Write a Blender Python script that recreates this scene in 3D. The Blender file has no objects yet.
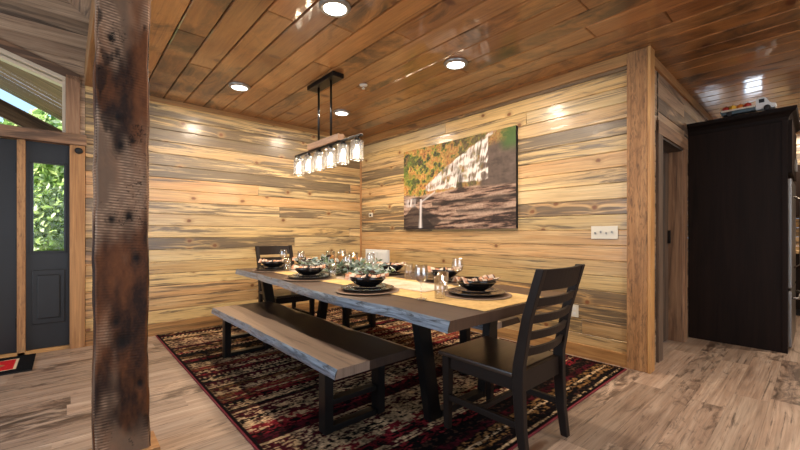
import bpy, bmesh, math, random
import numpy as np
from mathutils import Vector, Matrix

S = bpy.context.scene
COL = S.collection
PI = math.pi
random.seed(7)
rng = np.random.default_rng(7)

# ------------------------------------------------------------------ camera
cam_d = bpy.data.cameras.new('camera')
cam = bpy.data.objects.new('camera', cam_d)
COL.objects.link(cam)
cam_d.sensor_width = 36
cam_d.lens = 374.5 / 800 * 36
cam_d.shift_y = 9 / 800
cam_d.clip_start = 0.05
cam.location = (5.018, -3.617, 1.15)
cam.rotation_euler = (PI / 2, 0, math.atan2(0.7463, 0.6656))
S.camera = cam

# ------------------------------------------------------------------ view, world, lights
S.view_settings.view_transform = 'Standard'
S.view_settings.look = 'None'
S.view_settings.exposure = 0.42
S.view_settings.gamma = 1
S.view_settings.use_curve_mapping = False
S.cycles.max_bounces = 10
S.cycles.transparent_max_bounces = 24
S.cycles.sample_clamp_indirect = 4
S.cycles.caustics_reflective = False
S.cycles.caustics_refractive = False

world = bpy.data.worlds.new('sky')
S.world = world
world.use_nodes = True
_n = world.node_tree.nodes
_l = world.node_tree.links
_bg = _n['Background']
_tc = _n.new('ShaderNodeTexCoord')
_sp = _n.new('ShaderNodeSeparateXYZ')
_rp = _n.new('ShaderNodeValToRGB')
_l.new(_tc.outputs['Generated'], _sp.inputs[0])
_l.new(_sp.outputs['Z'], _rp.inputs[0])
_rp.color_ramp.elements[0].color = (0.42, 0.60, 0.85, 1)
_rp.color_ramp.elements[1].color = (0.16, 0.36, 0.75, 1)
_rp.color_ramp.elements[1].position = 0.7
_l.new(_rp.outputs[0], _bg.inputs['Color'])
_bg.inputs['Strength'].default_value = 1.7


def lamp(name, kind, loc, power, color, size=0.2, size_y=None, rot=(0, 0, 0), spread=None, shape=None):
    d = bpy.data.lights.new(name, kind)
    d.energy = power
    d.color = color
    if kind == 'AREA':
        d.shape = shape or ('RECTANGLE' if size_y else 'DISK')
        d.size = size
        if size_y:
            d.size_y = size_y
        if spread:
            d.spread = spread
    elif kind in ('POINT', 'SPOT'):
        d.shadow_soft_size = size
    o = bpy.data.objects.new(name, d)
    o.location = loc
    o.rotation_euler = rot
    COL.objects.link(o)
    return o


CEIL = 2.70
WARM = (1.0, 0.84, 0.66)
DAY = (0.74, 0.87, 1.0)
DOWNLIGHTS = [(0.97, -2.26), (0.97, -1.0), (2.82, -2.25), (2.82, -0.98)]
HALL_LIGHTS = [(5.5, 1.9), (5.6, -1.0), (6.6, 1.2), (4.80, 3.85)]
P_DOWN = 24
P_HALL = 25
for (lx, ly) in DOWNLIGHTS:
    lamp('downlight_glow', 'AREA', (lx, ly, CEIL - 0.035), P_DOWN, WARM, 0.15, rot=(0, 0, 0))
for (lx, ly) in HALL_LIGHTS:
    lamp('downlight_glow', 'AREA', (lx, ly, CEIL - 0.035), P_HALL, WARM, 0.15, rot=(0, 0, 0))
# area lamps added as fill, standing in for daylight at unseen windows
lamp('added_daylight', 'AREA', (3.0, -6.95, 1.6), 85, DAY, 3.6, 1.7, rot=(PI / 2, 0, 0))
lamp('added_daylight', 'AREA', (8.55, -2.6, 1.6), 75, (0.86, 0.92, 1.0), 3.6, 1.7, rot=(PI / 2, 0, PI / 2))
lamp('added_daylight', 'AREA', (4.31, 4.70, 1.62), 1.6, (0.95, 0.97, 1.0), 0.2, 0.7, rot=(-PI / 2, 0, 0))  # unseen kitchen source, placed to give the bright streak reflected in the ceiling
lamp('entry_sun', 'SUN', (0, 0, 6), 12.0, (1.0, 0.95, 0.85), rot=(0.75, 0.35, 0.0)).data.angle = 0.02


# ------------------------------------------------------------------ colour + noise helpers
def lin(c):
    return tuple(((v / 255) / 12.92 if v / 255 <= 0.04045 else ((v / 255 + 0.055) / 1.055) ** 2.4) for v in c)


def linf(a):
    a = np.asarray(a, float) / 255
    return np.where(a <= 0.04045, a / 12.92, ((a + 0.055) / 1.055) ** 2.4)


def vnoise(x, y, seed=0):
    xi = np.floor(x).astype(np.int64)
    yi = np.floor(y).astype(np.int64)
    fx = x - xi
    fy = y - yi
    fx = fx * fx * (3 - 2 * fx)
    fy = fy * fy * (3 - 2 * fy)

    def h(a, b):
        n = (a * 374761393 + b * 668265263 + seed * 1442695041) & 0x7fffffff
        n = ((n ^ (n >> 13)) * 1274126177) & 0x7fffffff
        return ((n ^ (n >> 16)) & 0xffff) / 65535.0
    return (h(xi, yi) * (1 - fx) + h(xi + 1, yi) * fx) * (1 - fy) + (h(xi, yi + 1) * (1 - fx) + h(xi + 1, yi + 1) * fx) * fy


def fbm(x, y, seed=0, oct=4):
    s = 0
    a = 1
    t = 0
    for i in range(oct):
        s = s + a * vnoise(x * 2 ** i, y * 2 ** i, seed + i * 17)
        t += a
        a *= 0.55
    return s / t


def sm(a, b, x):
    t = np.clip((x - a) / (b - a), 0, 1)
    return t * t * (3 - 2 * t)


# ------------------------------------------------------------------ materials
class NT:
    def __init__(s, name):
        s.m = bpy.data.materials.new(name)
        s.m.use_nodes = True
        s.t = s.m.node_tree
        s.n = s.t.nodes
        s.l = s.t.links
        s.p = s.n['Principled BSDF']

    def new(s, kind, **kw):
        n = s.n.new(kind)
        for k, v in kw.items():
            setattr(n, k, v)
        return n

    def set(s, node, sock, val):
        i = node.inputs[sock]
        if hasattr(val, 'is_linked'):
            s.l.new(val, i)
        elif isinstance(val, tuple) and len(val) == 3 and len(i.default_value) == 4:
            i.default_value = (*val, 1)
        else:
            i.default_value = val

    def math(s, op, a, b=0.0, c=None, clamp=False):
        n = s.new('ShaderNodeMath', operation=op, use_clamp=clamp)
        s.set(n, 0, a)
        s.set(n, 1, b)
        if c is not None:
            s.set(n, 2, c)
        return n.outputs[0]

    def mix(s, f, a, b, blend='MIX'):
        n = s.new('ShaderNodeMix', data_type='RGBA', blend_type=blend)
        s.set(n, 0, f)
        for k, v in ((6, a), (7, b)):
            if isinstance(v, tuple):
                n.inputs[k].default_value = (*v[:3], 1)
            else:
                s.l.new(v, n.inputs[k])
        return n.outputs[2]

    def ramp(s, f, stops):
        n = s.new('ShaderNodeValToRGB')
        s.l.new(f, n.inputs[0])
        e = n.color_ramp.elements
        while len(e) < len(stops):
            e.new(0.5)
        for i, (p, c) in enumerate(stops):
            e[i].position = p
            e[i].color = (*(c if isinstance(c, tuple) else (c, c, c)), 1)
        return n.outputs[0]

    def noise(s, vec, scale=1.0, detail=4, rough=0.55, dist=0.0):
        n = s.new('ShaderNodeTexNoise')
        s.l.new(vec, n.inputs['Vector'])
        n.inputs['Scale'].default_value = scale
        n.inputs['Detail'].default_value = detail
        n.inputs['Roughness'].default_value = rough
        n.inputs['Distortion'].default_value = dist
        return n.outputs[0]

    def comb(s, x, y, z=0.0):
        n = s.new('ShaderNodeCombineXYZ')
        s.set(n, 0, x)
        s.set(n, 1, y)
        s.set(n, 2, z)
        return n.outputs[0]

    def bump(s, h, strength=0.3, dist=0.002):
        n = s.new('ShaderNodeBump')
        n.inputs['Strength'].default_value = strength
        n.inputs['Distance'].default_value = dist
        s.l.new(h, n.inputs['Height'])
        return n.outputs[0]


def plain(name, rgb, rough=0.5, metal=0.0, noise_amt=0.12, nscale=12, coat=0.0, bump=0.0, spec=0.5, sheen=0.0):
    N = NT(name)
    tc = N.new('ShaderNodeTexCoord').outputs['Object']
    f = N.noise(tc, nscale, 4)
    c = lin(rgb)
    lo = tuple(v * (1 - noise_amt) for v in c)
    hi = tuple(min(1, v * (1 + noise_amt)) for v in c)
    N.l.new(N.mix(f, lo, hi), N.p.inputs['Base Color'])
    N.p.inputs['Roughness'].default_value = rough
    N.p.inputs['Metallic'].default_value = metal
    N.p.inputs['Coat Weight'].default_value = coat
    N.p.inputs['Specular IOR Level'].default_value = spec
    N.p.inputs['Sheen Weight'].default_value = sheen
    if bump:
        N.l.new(N.bump(f, bump), N.p.inputs['Normal'])
    return N.m


def wood(name, light, mid, dark, stain, stain_amt=0.5, knots=True, rough=0.35, coat=0.0, coat_rough=0.1, tone=0.35,
         grain=1.0, bump=0.25, su=1.0, sv=1.0, knot_scale=2.6, undul=0.0, spec=0.5, stain_len=0.55, stain_den=9.0, boards=None, sharp=7.0, streak=0.0, kaspect=0.8):
    """Board material: uv in metres (u along the grain), attribute bid = random per board."""
    N = NT(name)
    uv = N.new('ShaderNodeUVMap', uv_map='UVMap').outputs[0]
    sep = N.new('ShaderNodeSeparateXYZ')
    N.l.new(uv, sep.inputs[0])
    u = N.math('MULTIPLY', sep.outputs[0], su)
    v = N.math('MULTIPLY', sep.outputs[1], sv)
    at = N.new('ShaderNodeAttribute', attribute_name='bid')
    rs = N.new('ShaderNodeSeparateColor')
    N.l.new(at.outputs['Color'], rs.inputs[0])
    r1, r2, r3 = rs.outputs[0], rs.outputs[1], rs.outputs[2]
    zz = N.math('MULTIPLY', r1, 37.0)
    # knots
    kv = N.comb(N.math('MULTIPLY', u, 1.0), v, zz)
    if knots:
        vo = N.new('ShaderNodeTexVoronoi', voronoi_dimensions='2D')
        vo.inputs['Scale'].default_value = knot_scale
        vo.inputs['Randomness'].default_value = 1.0
        wob = N.noise(kv, 14, 2)
        ku = N.math('ADD', N.math('MULTIPLY', u, kaspect), N.math('MULTIPLY', wob, 0.03))
        N.l.new(N.comb(ku, N.math('ADD', v, N.math('MULTIPLY', wob, 0.02)), 0.0), vo.inputs['Vector'])
        kc = N.new('ShaderNodeSeparateColor')
        N.l.new(vo.outputs['Color'], kc.inputs[0])
        kd = N.math('ADD', vo.outputs['Distance'], N.math('MULTIPLY', N.math('LESS_THAN', kc.outputs[0], 0.5), 0.4))
        near = N.math('SUBTRACT', 1.0, N.math('MULTIPLY', kd, 3.2, clamp=True), clamp=True)
        warp = N.math('MULTIPLY', N.math('POWER', near, 2.0), 0.03)
    else:
        warp = 0.0
    vw = N.math('ADD', v, warp)
    g1 = N.noise(N.comb(N.math('MULTIPLY', u, 1.1), N.math('MULTIPLY', vw, 16.0), zz), 1.0, 5, 0.6, 0.9)
    g2 = N.noise(N.comb(N.math('MULTIPLY', u, 2.5), N.math('MULTIPLY', vw, 95.0), zz), 1.0, 3, 0.6, 0.3)
    st = N.noise(N.comb(N.math('MULTIPLY', u, stain_len), N.math('MULTIPLY', vw, stain_den), N.math('ADD', zz, 11.0)), 1.0, 6, 0.66, 1.4)
    base = N.ramp(g1, [(0.25, dark), (0.45, mid), (0.68, light)])
    # hue and tone of each board
    if boards:
        base = N.mix(tone, base, N.ramp(r2, boards))
    # stain: threshold moves per board
    thr = N.math('SUBTRACT', N.math('ADD', st, N.math('MULTIPLY', r3, 0.30)), 0.80 - 0.30 * stain_amt)
    mask = N.math('MULTIPLY', thr, sharp, clamp=True)
    mask2 = N.math('MULTIPLY', mask, N.math('ADD', N.math('MULTIPLY', g2, 0.9), 0.35), clamp=True)
    base = N.mix(mask2, base, stain)
    if streak:
        s3 = N.noise(N.comb(N.math('MULTIPLY', u, 1.1), N.math('MULTIPLY', vw, 60.0), N.math('ADD', zz, 23.0)), 1.0, 5, 0.7, 0.8)
        m3 = N.math('MULTIPLY', N.math('SUBTRACT', N.math('ADD', s3, N.math('MULTIPLY', st, 0.35)), 0.74), 9.0, clamp=True)
        base = N.mix(N.math('MULTIPLY', m3, streak), base, stain)
    fine = N.ramp(g2, [(0.3, 1.0 - 0.28 * grain), (0.65, 1.0)])
    base = N.mix(1.0, base, fine, 'MULTIPLY')
    if knots:
        ring = N.ramp(kd, [(0.0, 1.0), (0.075, 0.9), (0.17, 0.0)])
        core = N.ramp(kd, [(0.0, 1.0), (0.045, 0.8), (0.075, 0.0)])
        base = N.mix(N.math('MULTIPLY', ring, 0.65), base, tuple(a * 0.55 + b * 0.1 for a, b in zip(mid, dark)))
        base = N.mix(core, base, (mid[0] * 0.26, mid[1] * 0.13, mid[2] * 0.08))
    bri = N.math('ADD', N.math('MULTIPLY', r1, 0.36), 0.80)
    vm = N.new('ShaderNodeVectorMath', operation='SCALE')
    N.l.new(base, vm.inputs[0])
    N.l.new(bri, vm.inputs[3])
    N.l.new(vm.outputs[0], N.p.inputs['Base Color'])
    N.p.inputs['Roughness'].default_value = rough
    N.p.inputs['Coat Weight'].default_value = coat
    N.p.inputs['Coat Roughness'].default_value = coat_rough
    N.p.inputs['Specular IOR Level'].default_value = spec
    nb = N.bump(N.math('ADD', g2, N.math('MULTIPLY', mask, -0.3)), bump, 0.002)
    N.l.new(nb, N.p.inputs['Normal'])
    if coat and undul:
        big = N.noise(N.comb(N.math('MULTIPLY', u, 3.0), N.math('MULTIPLY', v, 14.0), zz), 1.0, 3, 0.5)
        N.l.new(N.bump(big, undul, 0.01), N.p.inputs['Coat Normal'])
    return N.m


def thin_glass(name, tint=(1, 1, 1), base=0.04, edge=0.55, rough=0.02, frost=0.0):
    N = NT(name)
    out = N.n['Material Output']
    tr = N.new('ShaderNodeBsdfTransparent')
    tr.inputs[0].default_value = (*tint, 1)
    gl = N.new('ShaderNodeBsdfGlossy')
    gl.inputs['Roughness'].default_value = rough
    lw = N.new('ShaderNodeLayerWeight')
    lw.inputs[0].default_value = 0.35
    f = N.math('ADD', N.math('MULTIPLY', lw.outputs['Facing'], edge), base, clamp=True)
    mx = N.new('ShaderNodeMixShader')
    N.l.new(f, mx.inputs[0])
    N.l.new(tr.outputs[0], mx.inputs[1])
    N.l.new(gl.outputs[0], mx.inputs[2])
    res = mx.outputs[0]
    if frost:
        tl = N.new('ShaderNodeBsdfTranslucent')
        m2 = N.new('ShaderNodeMixShader')
        m2.inputs[0].default_value = frost
        N.l.new(res, m2.inputs[1])
        N.l.new(tl.outputs[0], m2.inputs[2])
        res = m2.outputs[0]
    N.l.new(res, out.inputs[0])
    return N.m


def emit(name, rgb, strength):
    N = NT(name)
    N.p.inputs['Base Color'].default_value = (*rgb, 1)
    N.p.inputs['Emission Color'].default_value = (*rgb, 1)
    N.p.inputs['Emission Strength'].default_value = strength
    return N.m


def colattr(name, rough=0.6, spec=0.4, sheen=0.0, coat=0.0):
    N = NT(name)
    a = N.new('ShaderNodeAttribute', attribute_name='tint')
    N.l.new(a.outputs['Color'], N.p.inputs['Base Color'])
    N.p.inputs['Roughness'].default_value = rough
    N.p.inputs['Specular IOR Level'].default_value = spec
    N.p.inputs['Sheen Weight'].default_value = sheen
    N.p.inputs['Coat Weight'].default_value = coat
    return N.m


M = {}
PB = [(0.0, lin((232, 208, 158))), (0.3, lin((222, 190, 128))), (0.5, lin((206, 156, 92))), (0.7, lin((234, 212, 164))), (0.85, lin((180, 146, 104))), (1.0, lin((214, 160, 108)))]
M['pine'] = wood('blue_stain_pine', lin((226, 196, 140)), lin((206, 164, 104)), lin((168, 120, 70)), lin((84, 70, 56)),
                 stain_amt=0.60, rough=0.45, coat=0.4, coat_rough=0.2, undul=0.5, tone=0.5, stain_den=15.0, stain_len=0.8, sharp=10.0, boards=PB, knot_scale=3.2, streak=0.75, grain=1.2)
M['pine_grey'] = wood('weathered_pine', lin((204, 176, 146)), lin((170, 140, 112)), lin((126, 98, 76)), lin((64, 52, 44)),
                      stain_amt=0.6, rough=0.5, coat=0.7, coat_rough=0.14, streak=0.7, tone=0.35, undul=0.3,
                      boards=[(0.0, lin((190, 162, 134))), (0.5, lin((160, 128, 100))), (1.0, lin((208, 180, 148)))])
M['pine_trim'] = wood('pine_trim', lin((206, 158, 98)), lin((186, 134, 78)), lin((150, 100, 54)), lin((104, 72, 44)),
                      stain_amt=0.25, rough=0.5, knots=False)
M['rough_trim'] = wood('rough_sawn_trim', lin((192, 144, 94)), lin((168, 120, 74)), lin((136, 92, 54)), lin((76, 52, 34)),
                       stain_amt=0.12, rough=0.6, bump=0.7, knots=False, stain_den=40, stain_len=9.0, streak=0.3, sharp=4.0)
M['brown_timber'] = wood('brown_timber', lin((168, 132, 100)), lin((142, 106, 78)), lin((108, 78, 56)), lin((72, 54, 42)),
                         stain_amt=0.4, rough=0.6, knots=False)
M['barn'] = wood('barn_wood', lin((112, 92, 76)), lin((88, 70, 56)), lin((56, 44, 36)), lin((44, 38, 34)),
                 stain_amt=0.6, rough=0.65, knots=False, bump=0.6)
M['ceil'] = wood('stained_ceiling_boards', lin((206, 146, 88)), lin((168, 112, 60)), lin((108, 66, 34)), lin((52, 32, 18)),
                 stain_amt=0.44, rough=0.40, coat=0.9, coat_rough=0.07, undul=0.3, sv=0.6, su=1.3, tone=0.6, streak=0.45,
                 knot_scale=2.0, stain_len=1.3, stain_den=5.0, sharp=4.5,
                 boards=[(0.0, lin((196, 138, 78))), (0.35, lin((156, 102, 54))), (0.6, lin((214, 158, 96))), (0.8, lin((122, 76, 42))), (1.0, lin((178, 118, 66)))])
M['floor'] = wood('rustic_plank_floor', lin((206, 184, 164)), lin((168, 142, 122)), lin((112, 88, 72)), lin((60, 42, 31)),
                  stain_amt=0.36, rough=0.45, coat=0.1, coat_rough=0.3, knots=True, sv=1.0, tone=0.4, kaspect=0.22, knot_scale=2.6,
                  stain_len=4.0, stain_den=14.0, grain=1.2, bump=0.15, sharp=6.0, streak=0.85,
                  boards=[(0.0, lin((184, 158, 138))), (0.5, lin((134, 110, 92))), (1.0, lin((172, 146, 124)))])
M['table'] = wood('dark_table_wood', lin((92, 68, 50)), lin((68, 49, 36)), lin((46, 34, 27)), lin((34, 26, 21)),
                  stain_amt=0.35, rough=0.42, spec=0.3, coat=0.08, coat_rough=0.3, knots=False, tone=0.75, grain=0.6, bump=0.1, streak=0.3,
                  boards=[(0.0, lin((166, 142, 122))), (0.45, lin((38, 29, 25))), (0.7, lin((50, 40, 34))), (1.0, lin((88, 64, 48)))])
M['live_edge'] = wood('live_edge_sky_sheen', lin((158, 174, 190)), lin((108, 122, 138)), lin((54, 56, 62)), lin((24, 22, 22)),
                      stain_amt=0.42, stain_den=30.0, stain_len=6.0, rough=0.3, coat=0.9, coat_rough=0.25, knots=False, bump=0.7, undul=0.8)  # blue-grey and pale tones paint a sky reflection into the edge colour
M['chair'] = plain('espresso_chair_paint', (34, 25, 20), 0.5, noise_amt=0.2, spec=0.18)
M['chair_seat'] = wood('espresso_seat_wood', lin((66, 48, 36)), lin((52, 37, 28)), lin((38, 27, 21)), lin((34, 26, 22)),
                       stain_amt=0.2, rough=0.3, coat=0.3, coat_rough=0.25, knots=False, grain=0.5)
M['steel_black'] = plain('black_powder_steel', (20, 19, 19), 0.35, 0.4, noise_amt=0.2)
M['door_black'] = plain('black_door_paint', (30, 30, 31), 0.4, noise_amt=0.15, nscale=5)
M['cabinet'] = wood('espresso_cabinet', lin((36, 25, 20)), lin((30, 21, 17)), lin((23, 16, 13)), lin((19, 13, 11)),
                    stain_amt=0.2, rough=0.6, knots=False, grain=0.5, bump=0.15, spec=0.1)
M['stainless'] = plain('stainless', (132, 126, 120), 0.42, 1.0, noise_amt=0.05)
M['white_plastic'] = plain('ivory_plastic', (214, 206, 188), 0.4, noise_amt=0.02)
M['white_paint'] = plain('white_paint', (214, 212, 206), 0.5, noise_amt=0.05)
M['grey_ring'] = plain('grey_fixture', (150, 146, 140), 0.35, 0.6, noise_amt=0.03)
M['black_ceramic'] = plain('black_stoneware', (18, 17, 18), 0.16, noise_amt=0.1, coat=0.5)
M['plate'] = plain('charcoal_stoneware', (48, 42, 40), 0.22, noise_amt=0.15, coat=0.5)
M['glass'] = thin_glass('clear_glass', (1, 1, 1), 0.07, 0.65)
M['pane'] = thin_glass('window_glass', (0.96, 0.98, 0.97), 0.006, 0.05)
M['jar'] = thin_glass('jar_glass', (0.97, 0.97, 0.97), 0.14, 0.75, 0.12, frost=0.07)
M['lampglow'] = emit('lamp_diffuser', (1.0, 0.95, 0.86), 6.0)
M['bulb'] = emit('bulb_filament', (1.0, 0.88, 0.68), 7.0)
M['amber'] = plain('amber_wax', (226, 150, 62), 0.4, noise_amt=0.1)
M['vinyl'] = plain('cream_window_frame', (206, 190, 166), 0.45, noise_amt=0.03)
M['dark_gap'] = plain('dark_backing', (18, 12, 8), 0.9)
M['rubber'] = plain('black_rubber', (24, 22, 22), 0.7)
M['counter'] = plain('stone_counter', (186, 152, 108), 0.3, noise_amt=0.25, nscale=30)
M['bark'] = plain('tree_bark', (84, 66, 50), 0.9, noise_amt=0.4)
M['grass'] = plain('gravel_yard', (150, 146, 118), 0.9, noise_amt=0.4)
M['tinted'] = colattr('painted_fibres', 0.95, 0.05)
M['canvas'] = colattr('printed_canvas', 0.62, 0.3)
M['rough_post'] = colattr('rough_sawn_dark_timber', 0.6, 0.22)
M['cloth'] = colattr('woven_cloth', 0.9, 0.15)


_N = NT('foliage_leaves')
_a = _N.new('ShaderNodeAttribute', attribute_name='tint')
_d = _N.new('ShaderNodeBsdfDiffuse')
_t = _N.new('ShaderNodeBsdfTranslucent')
_x = _N.new('ShaderNodeMixShader')
_x.inputs[0].default_value = 0.5
_N.l.new(_a.outputs['Color'], _d.inputs[0])
_N.l.new(_a.outputs['Color'], _t.inputs[0])
_N.l.new(_d.outputs[0], _x.inputs[1])
_N.l.new(_t.outputs[0], _x.inputs[2])
_N.l.new(_x.outputs[0], _N.n['Material Output'].inputs[0])
M['leaf'] = _N.m


# ------------------------------------------------------------------ object helpers
def link(me, name, mats, parent=None, loc=None):
    o = bpy.data.objects.new(name, me)
    COL.objects.link(o)
    if not isinstance(mats, (list, tuple)):
        mats = [mats]
    for m in mats:
        o.data.materials.append(m)
    if parent:
        o.parent = parent
    if loc:
        o.location = loc
    return o


def thing(name, label, cat, loc=(0, 0, 0), rz=0.0, group=None):
    o = bpy.data.objects.new(name, None)
    COL.objects.link(o)
    o.empty_display_size = 0.05
    o.location = loc
    o.rotation_euler = (0, 0, rz)
    return tag(o, label, cat, group)


def tag(o, label, cat, group=None, kind=None):
    o['label'] = label
    o['category'] = cat
    if group:
        o['group'] = group
    if kind:
        o['kind'] = kind
    return o


def struct(o):
    o['kind'] = 'structure'
    return o


class GB:
    """geometry builder with metre uvs and a per-piece random colour"""

    def __init__(s):
        s.v = []
        s.f = []
        s.uv = []
        s.c = []
        s.smooth = []
        s.mi = []

    def poly(s, pts, uvs, c, mi=0, smooth=False):
        b = len(s.v)
        s.v += [tuple(p) for p in pts]
        s.f.append(tuple(range(b, b + len(pts))))
        s.uv += uvs
        s.c += [c] * len(pts)
        s.smooth.append(smooth)
        s.mi.append(mi)

    def board(s, O, U, V, Nn, L, W, T=0.018, ch=0.003, skew0=0.0, skew1=0.0, mi=0):
        """plank: O corner on the back plane, U length, V width, Nn outward; skew shifts the far-V end of each short side"""
        O, U, V, Nn = Vector(O), Vector(U), Vector(V), Vector(Nn)
        c = (random.random(), random.random(), random.random(), 1)
        ou, ov = random.random() * 40, random.random() * 40

        def P(a, b, h):
            return O + U * a + V * b + Nn * h
        corners = [(0, 0), (L, 0), (L + skew1, W), (skew0, W)]
        ins = [(ch, ch), (L - ch, ch), (L + skew1 - ch, W - ch), (skew0 + ch, W - ch)]
        # winding: make front face point along Nn
        flip = U.cross(V).dot(Nn) < 0

        def q(pts, uvs):
            if flip:
                pts, uvs = pts[::-1], uvs[::-1]
            s.poly(pts, uvs, c, mi)
        q([P(a, b, T) for a, b in ins], [(a + ou, b + ov) for a, b in ins])
        for i in range(4):
            j = (i + 1) % 4
            a0, a1, b0, b1 = corners[i], corners[j], ins[i], ins[j]
            q([P(*a0, T - ch), P(*a1, T - ch), P(*b1, T), P(*b0, T)], [(p[0] + ou, p[1] + ov) for p in (a0, a1, b1, b0)])
            q([P(*a0, 0), P(*a1, 0), P(*a1, T - ch), P(*a0, T - ch)], [(p[0] + ou, p[1] + ov) for p in (a0, a1, a1, a0)])

    def box(s, lo, hi, axis=None, mi=0, ch=0.0, rot=None, org=(0, 0, 0), taper=None):
        """box, uv u runs along `axis` (default longest); taper=(sx,sy) scales the top about its centre"""
        lo, hi = Vector(lo), Vector(hi)
        d = hi - lo
        if axis is None:
            axis = max(range(3), key=lambda i: d[i])
        c = (random.random(), random.random(), random.random(), 1)
        ou, ov = random.random() * 40, random.random() * 40
        bm = bmesh.new()
        bmesh.ops.create_cube(bm, size=1)
        for v in bm.verts:
            v.co = Vector([(lo[i] + hi[i]) / 2 + v.co[i] * d[i] for i in range(3)])
        if taper:
            cx, cy = (lo.x + hi.x) / 2, (lo.y + hi.y) / 2
            for v in bm.verts:
                if v.co.z > (lo.z + hi.z) / 2:
                    v.co.x = cx + (v.co.x - cx) * taper[0] + (taper[2] if len(taper) > 2 else 0)
                    v.co.y = cy + (v.co.y - cy) * taper[1] + (taper[3] if len(taper) > 3 else 0)
        if ch:
            bmesh.ops.bevel(bm, geom=bm.edges[:], offset=ch, segments=2, affect='EDGES', profile=0.6)
        s.add_bm(bm, axis, c, ou, ov, mi, rot, org)

    def add_bm(s, bm, axis=0, c=None, ou=0, ov=0, mi=0, rot=None, org=(0, 0, 0), smooth=False):
        c = c or (random.random(), random.random(), random.random(), 1)
        org = Vector(org)
        bm.normal_update()
        for f in bm.faces:
            n = f.normal
            k = max(range(3), key=lambda i: abs(n[i]))
            if k == axis:
                a, b = [i for i in range(3) if i != axis]
            else:
                a = axis
                b = [i for i in range(3) if i not in (axis, k)][0]
            pts = [v.co.copy() for v in f.verts]
            uvs = [(p[a] + ou, p[b] + ov) for p in pts]
            if rot is not None:
                pts = [rot @ (p - org) + org for p in pts]
            s.poly(pts, uvs, c, mi, smooth)
        bm.free()

    def mesh(s, name, weld=False):
        me = bpy.data.meshes.new(name)
        me.from_pydata(s.v, [], s.f)
        uvl = me.uv_layers.new(name='UVMap')
        uvl.data.foreach_set('uv', np.array(s.uv, dtype=np.float32).ravel())
        ca = me.color_attributes.new('bid', 'FLOAT_COLOR', 'CORNER')
        ca.data.foreach_set('color', np.array(s.c, dtype=np.float32).ravel())
        me.polygons.foreach_set('use_smooth', s.smooth)
        me.polygons.foreach_set('material_index', s.mi)
        if weld:
            bm = bmesh.new()
            bm.from_mesh(me)
            bmesh.ops.remove_doubles(bm, verts=bm.verts[:], dist=1e-5)
            bm.to_mesh(me)
            bm.free()
        me.update()
        return me

    def obj(s, name, mats, parent=None, loc=None):
        return link(s.mesh(name, weld=len(s.v) < 60000), name, mats, parent, loc)


def box(name, lo, hi, mat, parent=None, ch=0.003, axis=None, **k):
    g = GB()
    g.box(lo, hi, axis=axis, ch=ch, **k)
    return g.obj(name, mat, parent)


def beam(name, p0, p1, w, t, mat, parent=None, up=(0, 0, 1), ch=0.003):
    """rectangular bar between two points: w across `side`, t along `up`-ish"""
    p0, p1 = Vector(p0), Vector(p1)
    d = p1 - p0
    L = d.length
    z = d.normalized()
    x = Vector(up).cross(z).normalized()
    y = z.cross(x)
    rot = Matrix((x, y, z)).transposed()
    bm = bmesh.new()
    bmesh.ops.create_cube(bm, size=1)
    for v in bm.verts:
        v.co = Vector((v.co.x * w, v.co.y * t, (v.co.z + 0.5) * L))
    if ch:
        bmesh.ops.bevel(bm, geom=bm.edges[:], offset=ch, segments=2, affect='EDGES', profile=0.6)
    g = GB()
    g.add_bm(bm, axis=2, ou=random.random() * 9, ov=random.random() * 9, rot=rot)
    g.v = [tuple(Vector(p) + p0) for p in g.v]
    return g.obj(name, mat, parent) if name else g


def lathe_mesh(name, prof, seg=32, closed=False):
    """prof = [(r,z)...]"""
    vs, fs = [], []
    for r, z in prof:
        for k in range(seg):
            a = 2 * PI * k / seg
            vs.append((r * math.cos(a), r * math.sin(a), z))
    n = len(prof)
    rng_ = n if closed else n - 1
    for i in range(rng_):
        j = (i + 1) % n
        for k in range(seg):
            k2 = (k + 1) % seg
            fs.append((i * seg + k, i * seg + k2, j * seg + k2, j * seg + k))
    me = bpy.data.meshes.new(name)
    me.from_pydata(vs, [], fs)
    bm = bmesh.new()
    bm.from_mesh(me)
    bmesh.ops.remove_doubles(bm, verts=bm.verts[:], dist=1e-5)
    bmesh.ops.recalc_face_normals(bm, faces=bm.faces[:])
    bm.to_mesh(me)
    bm.free()
    me.polygons.foreach_set('use_smooth', [True] * len(me.polygons))
    me.update()
    return me


def tube_mesh(name, pts, r, seg=8, r1=None):
    vs, fs = [], []
    pts = [Vector(p) for p in pts]
    n = len(pts)
    for i, p in enumerate(pts):
        d = (pts[min(i + 1, n - 1)] - pts[max(i - 1, 0)]).normalized()
        a = Vector((0, 0, 1)) if abs(d.z) < 0.9 else Vector((1, 0, 0))
        x = d.cross(a).normalized()
        y = d.cross(x)
        rr = r if r1 is None else r + (r1 - r) * i / (n - 1)
        for k in range(seg):
            t = 2 * PI * k / seg
            vs.append(p + (x * math.cos(t) + y * math.sin(t)) * rr)
    for i in range(n - 1):
        for k in range(seg):
            k2 = (k + 1) % seg
            fs.append((i * seg + k, i * seg + k2, (i + 1) * seg + k2, (i + 1) * seg + k))
    fs.append(tuple(range(seg))[::-1])
    fs.append(tuple(range((n - 1) * seg, n * seg)))
    me = bpy.data.meshes.new(name)
    me.from_pydata(vs, [], fs)
    me.polygons.foreach_set('use_smooth', [len(f) == 4 for f in fs])
    me.update()
    return me


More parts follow.
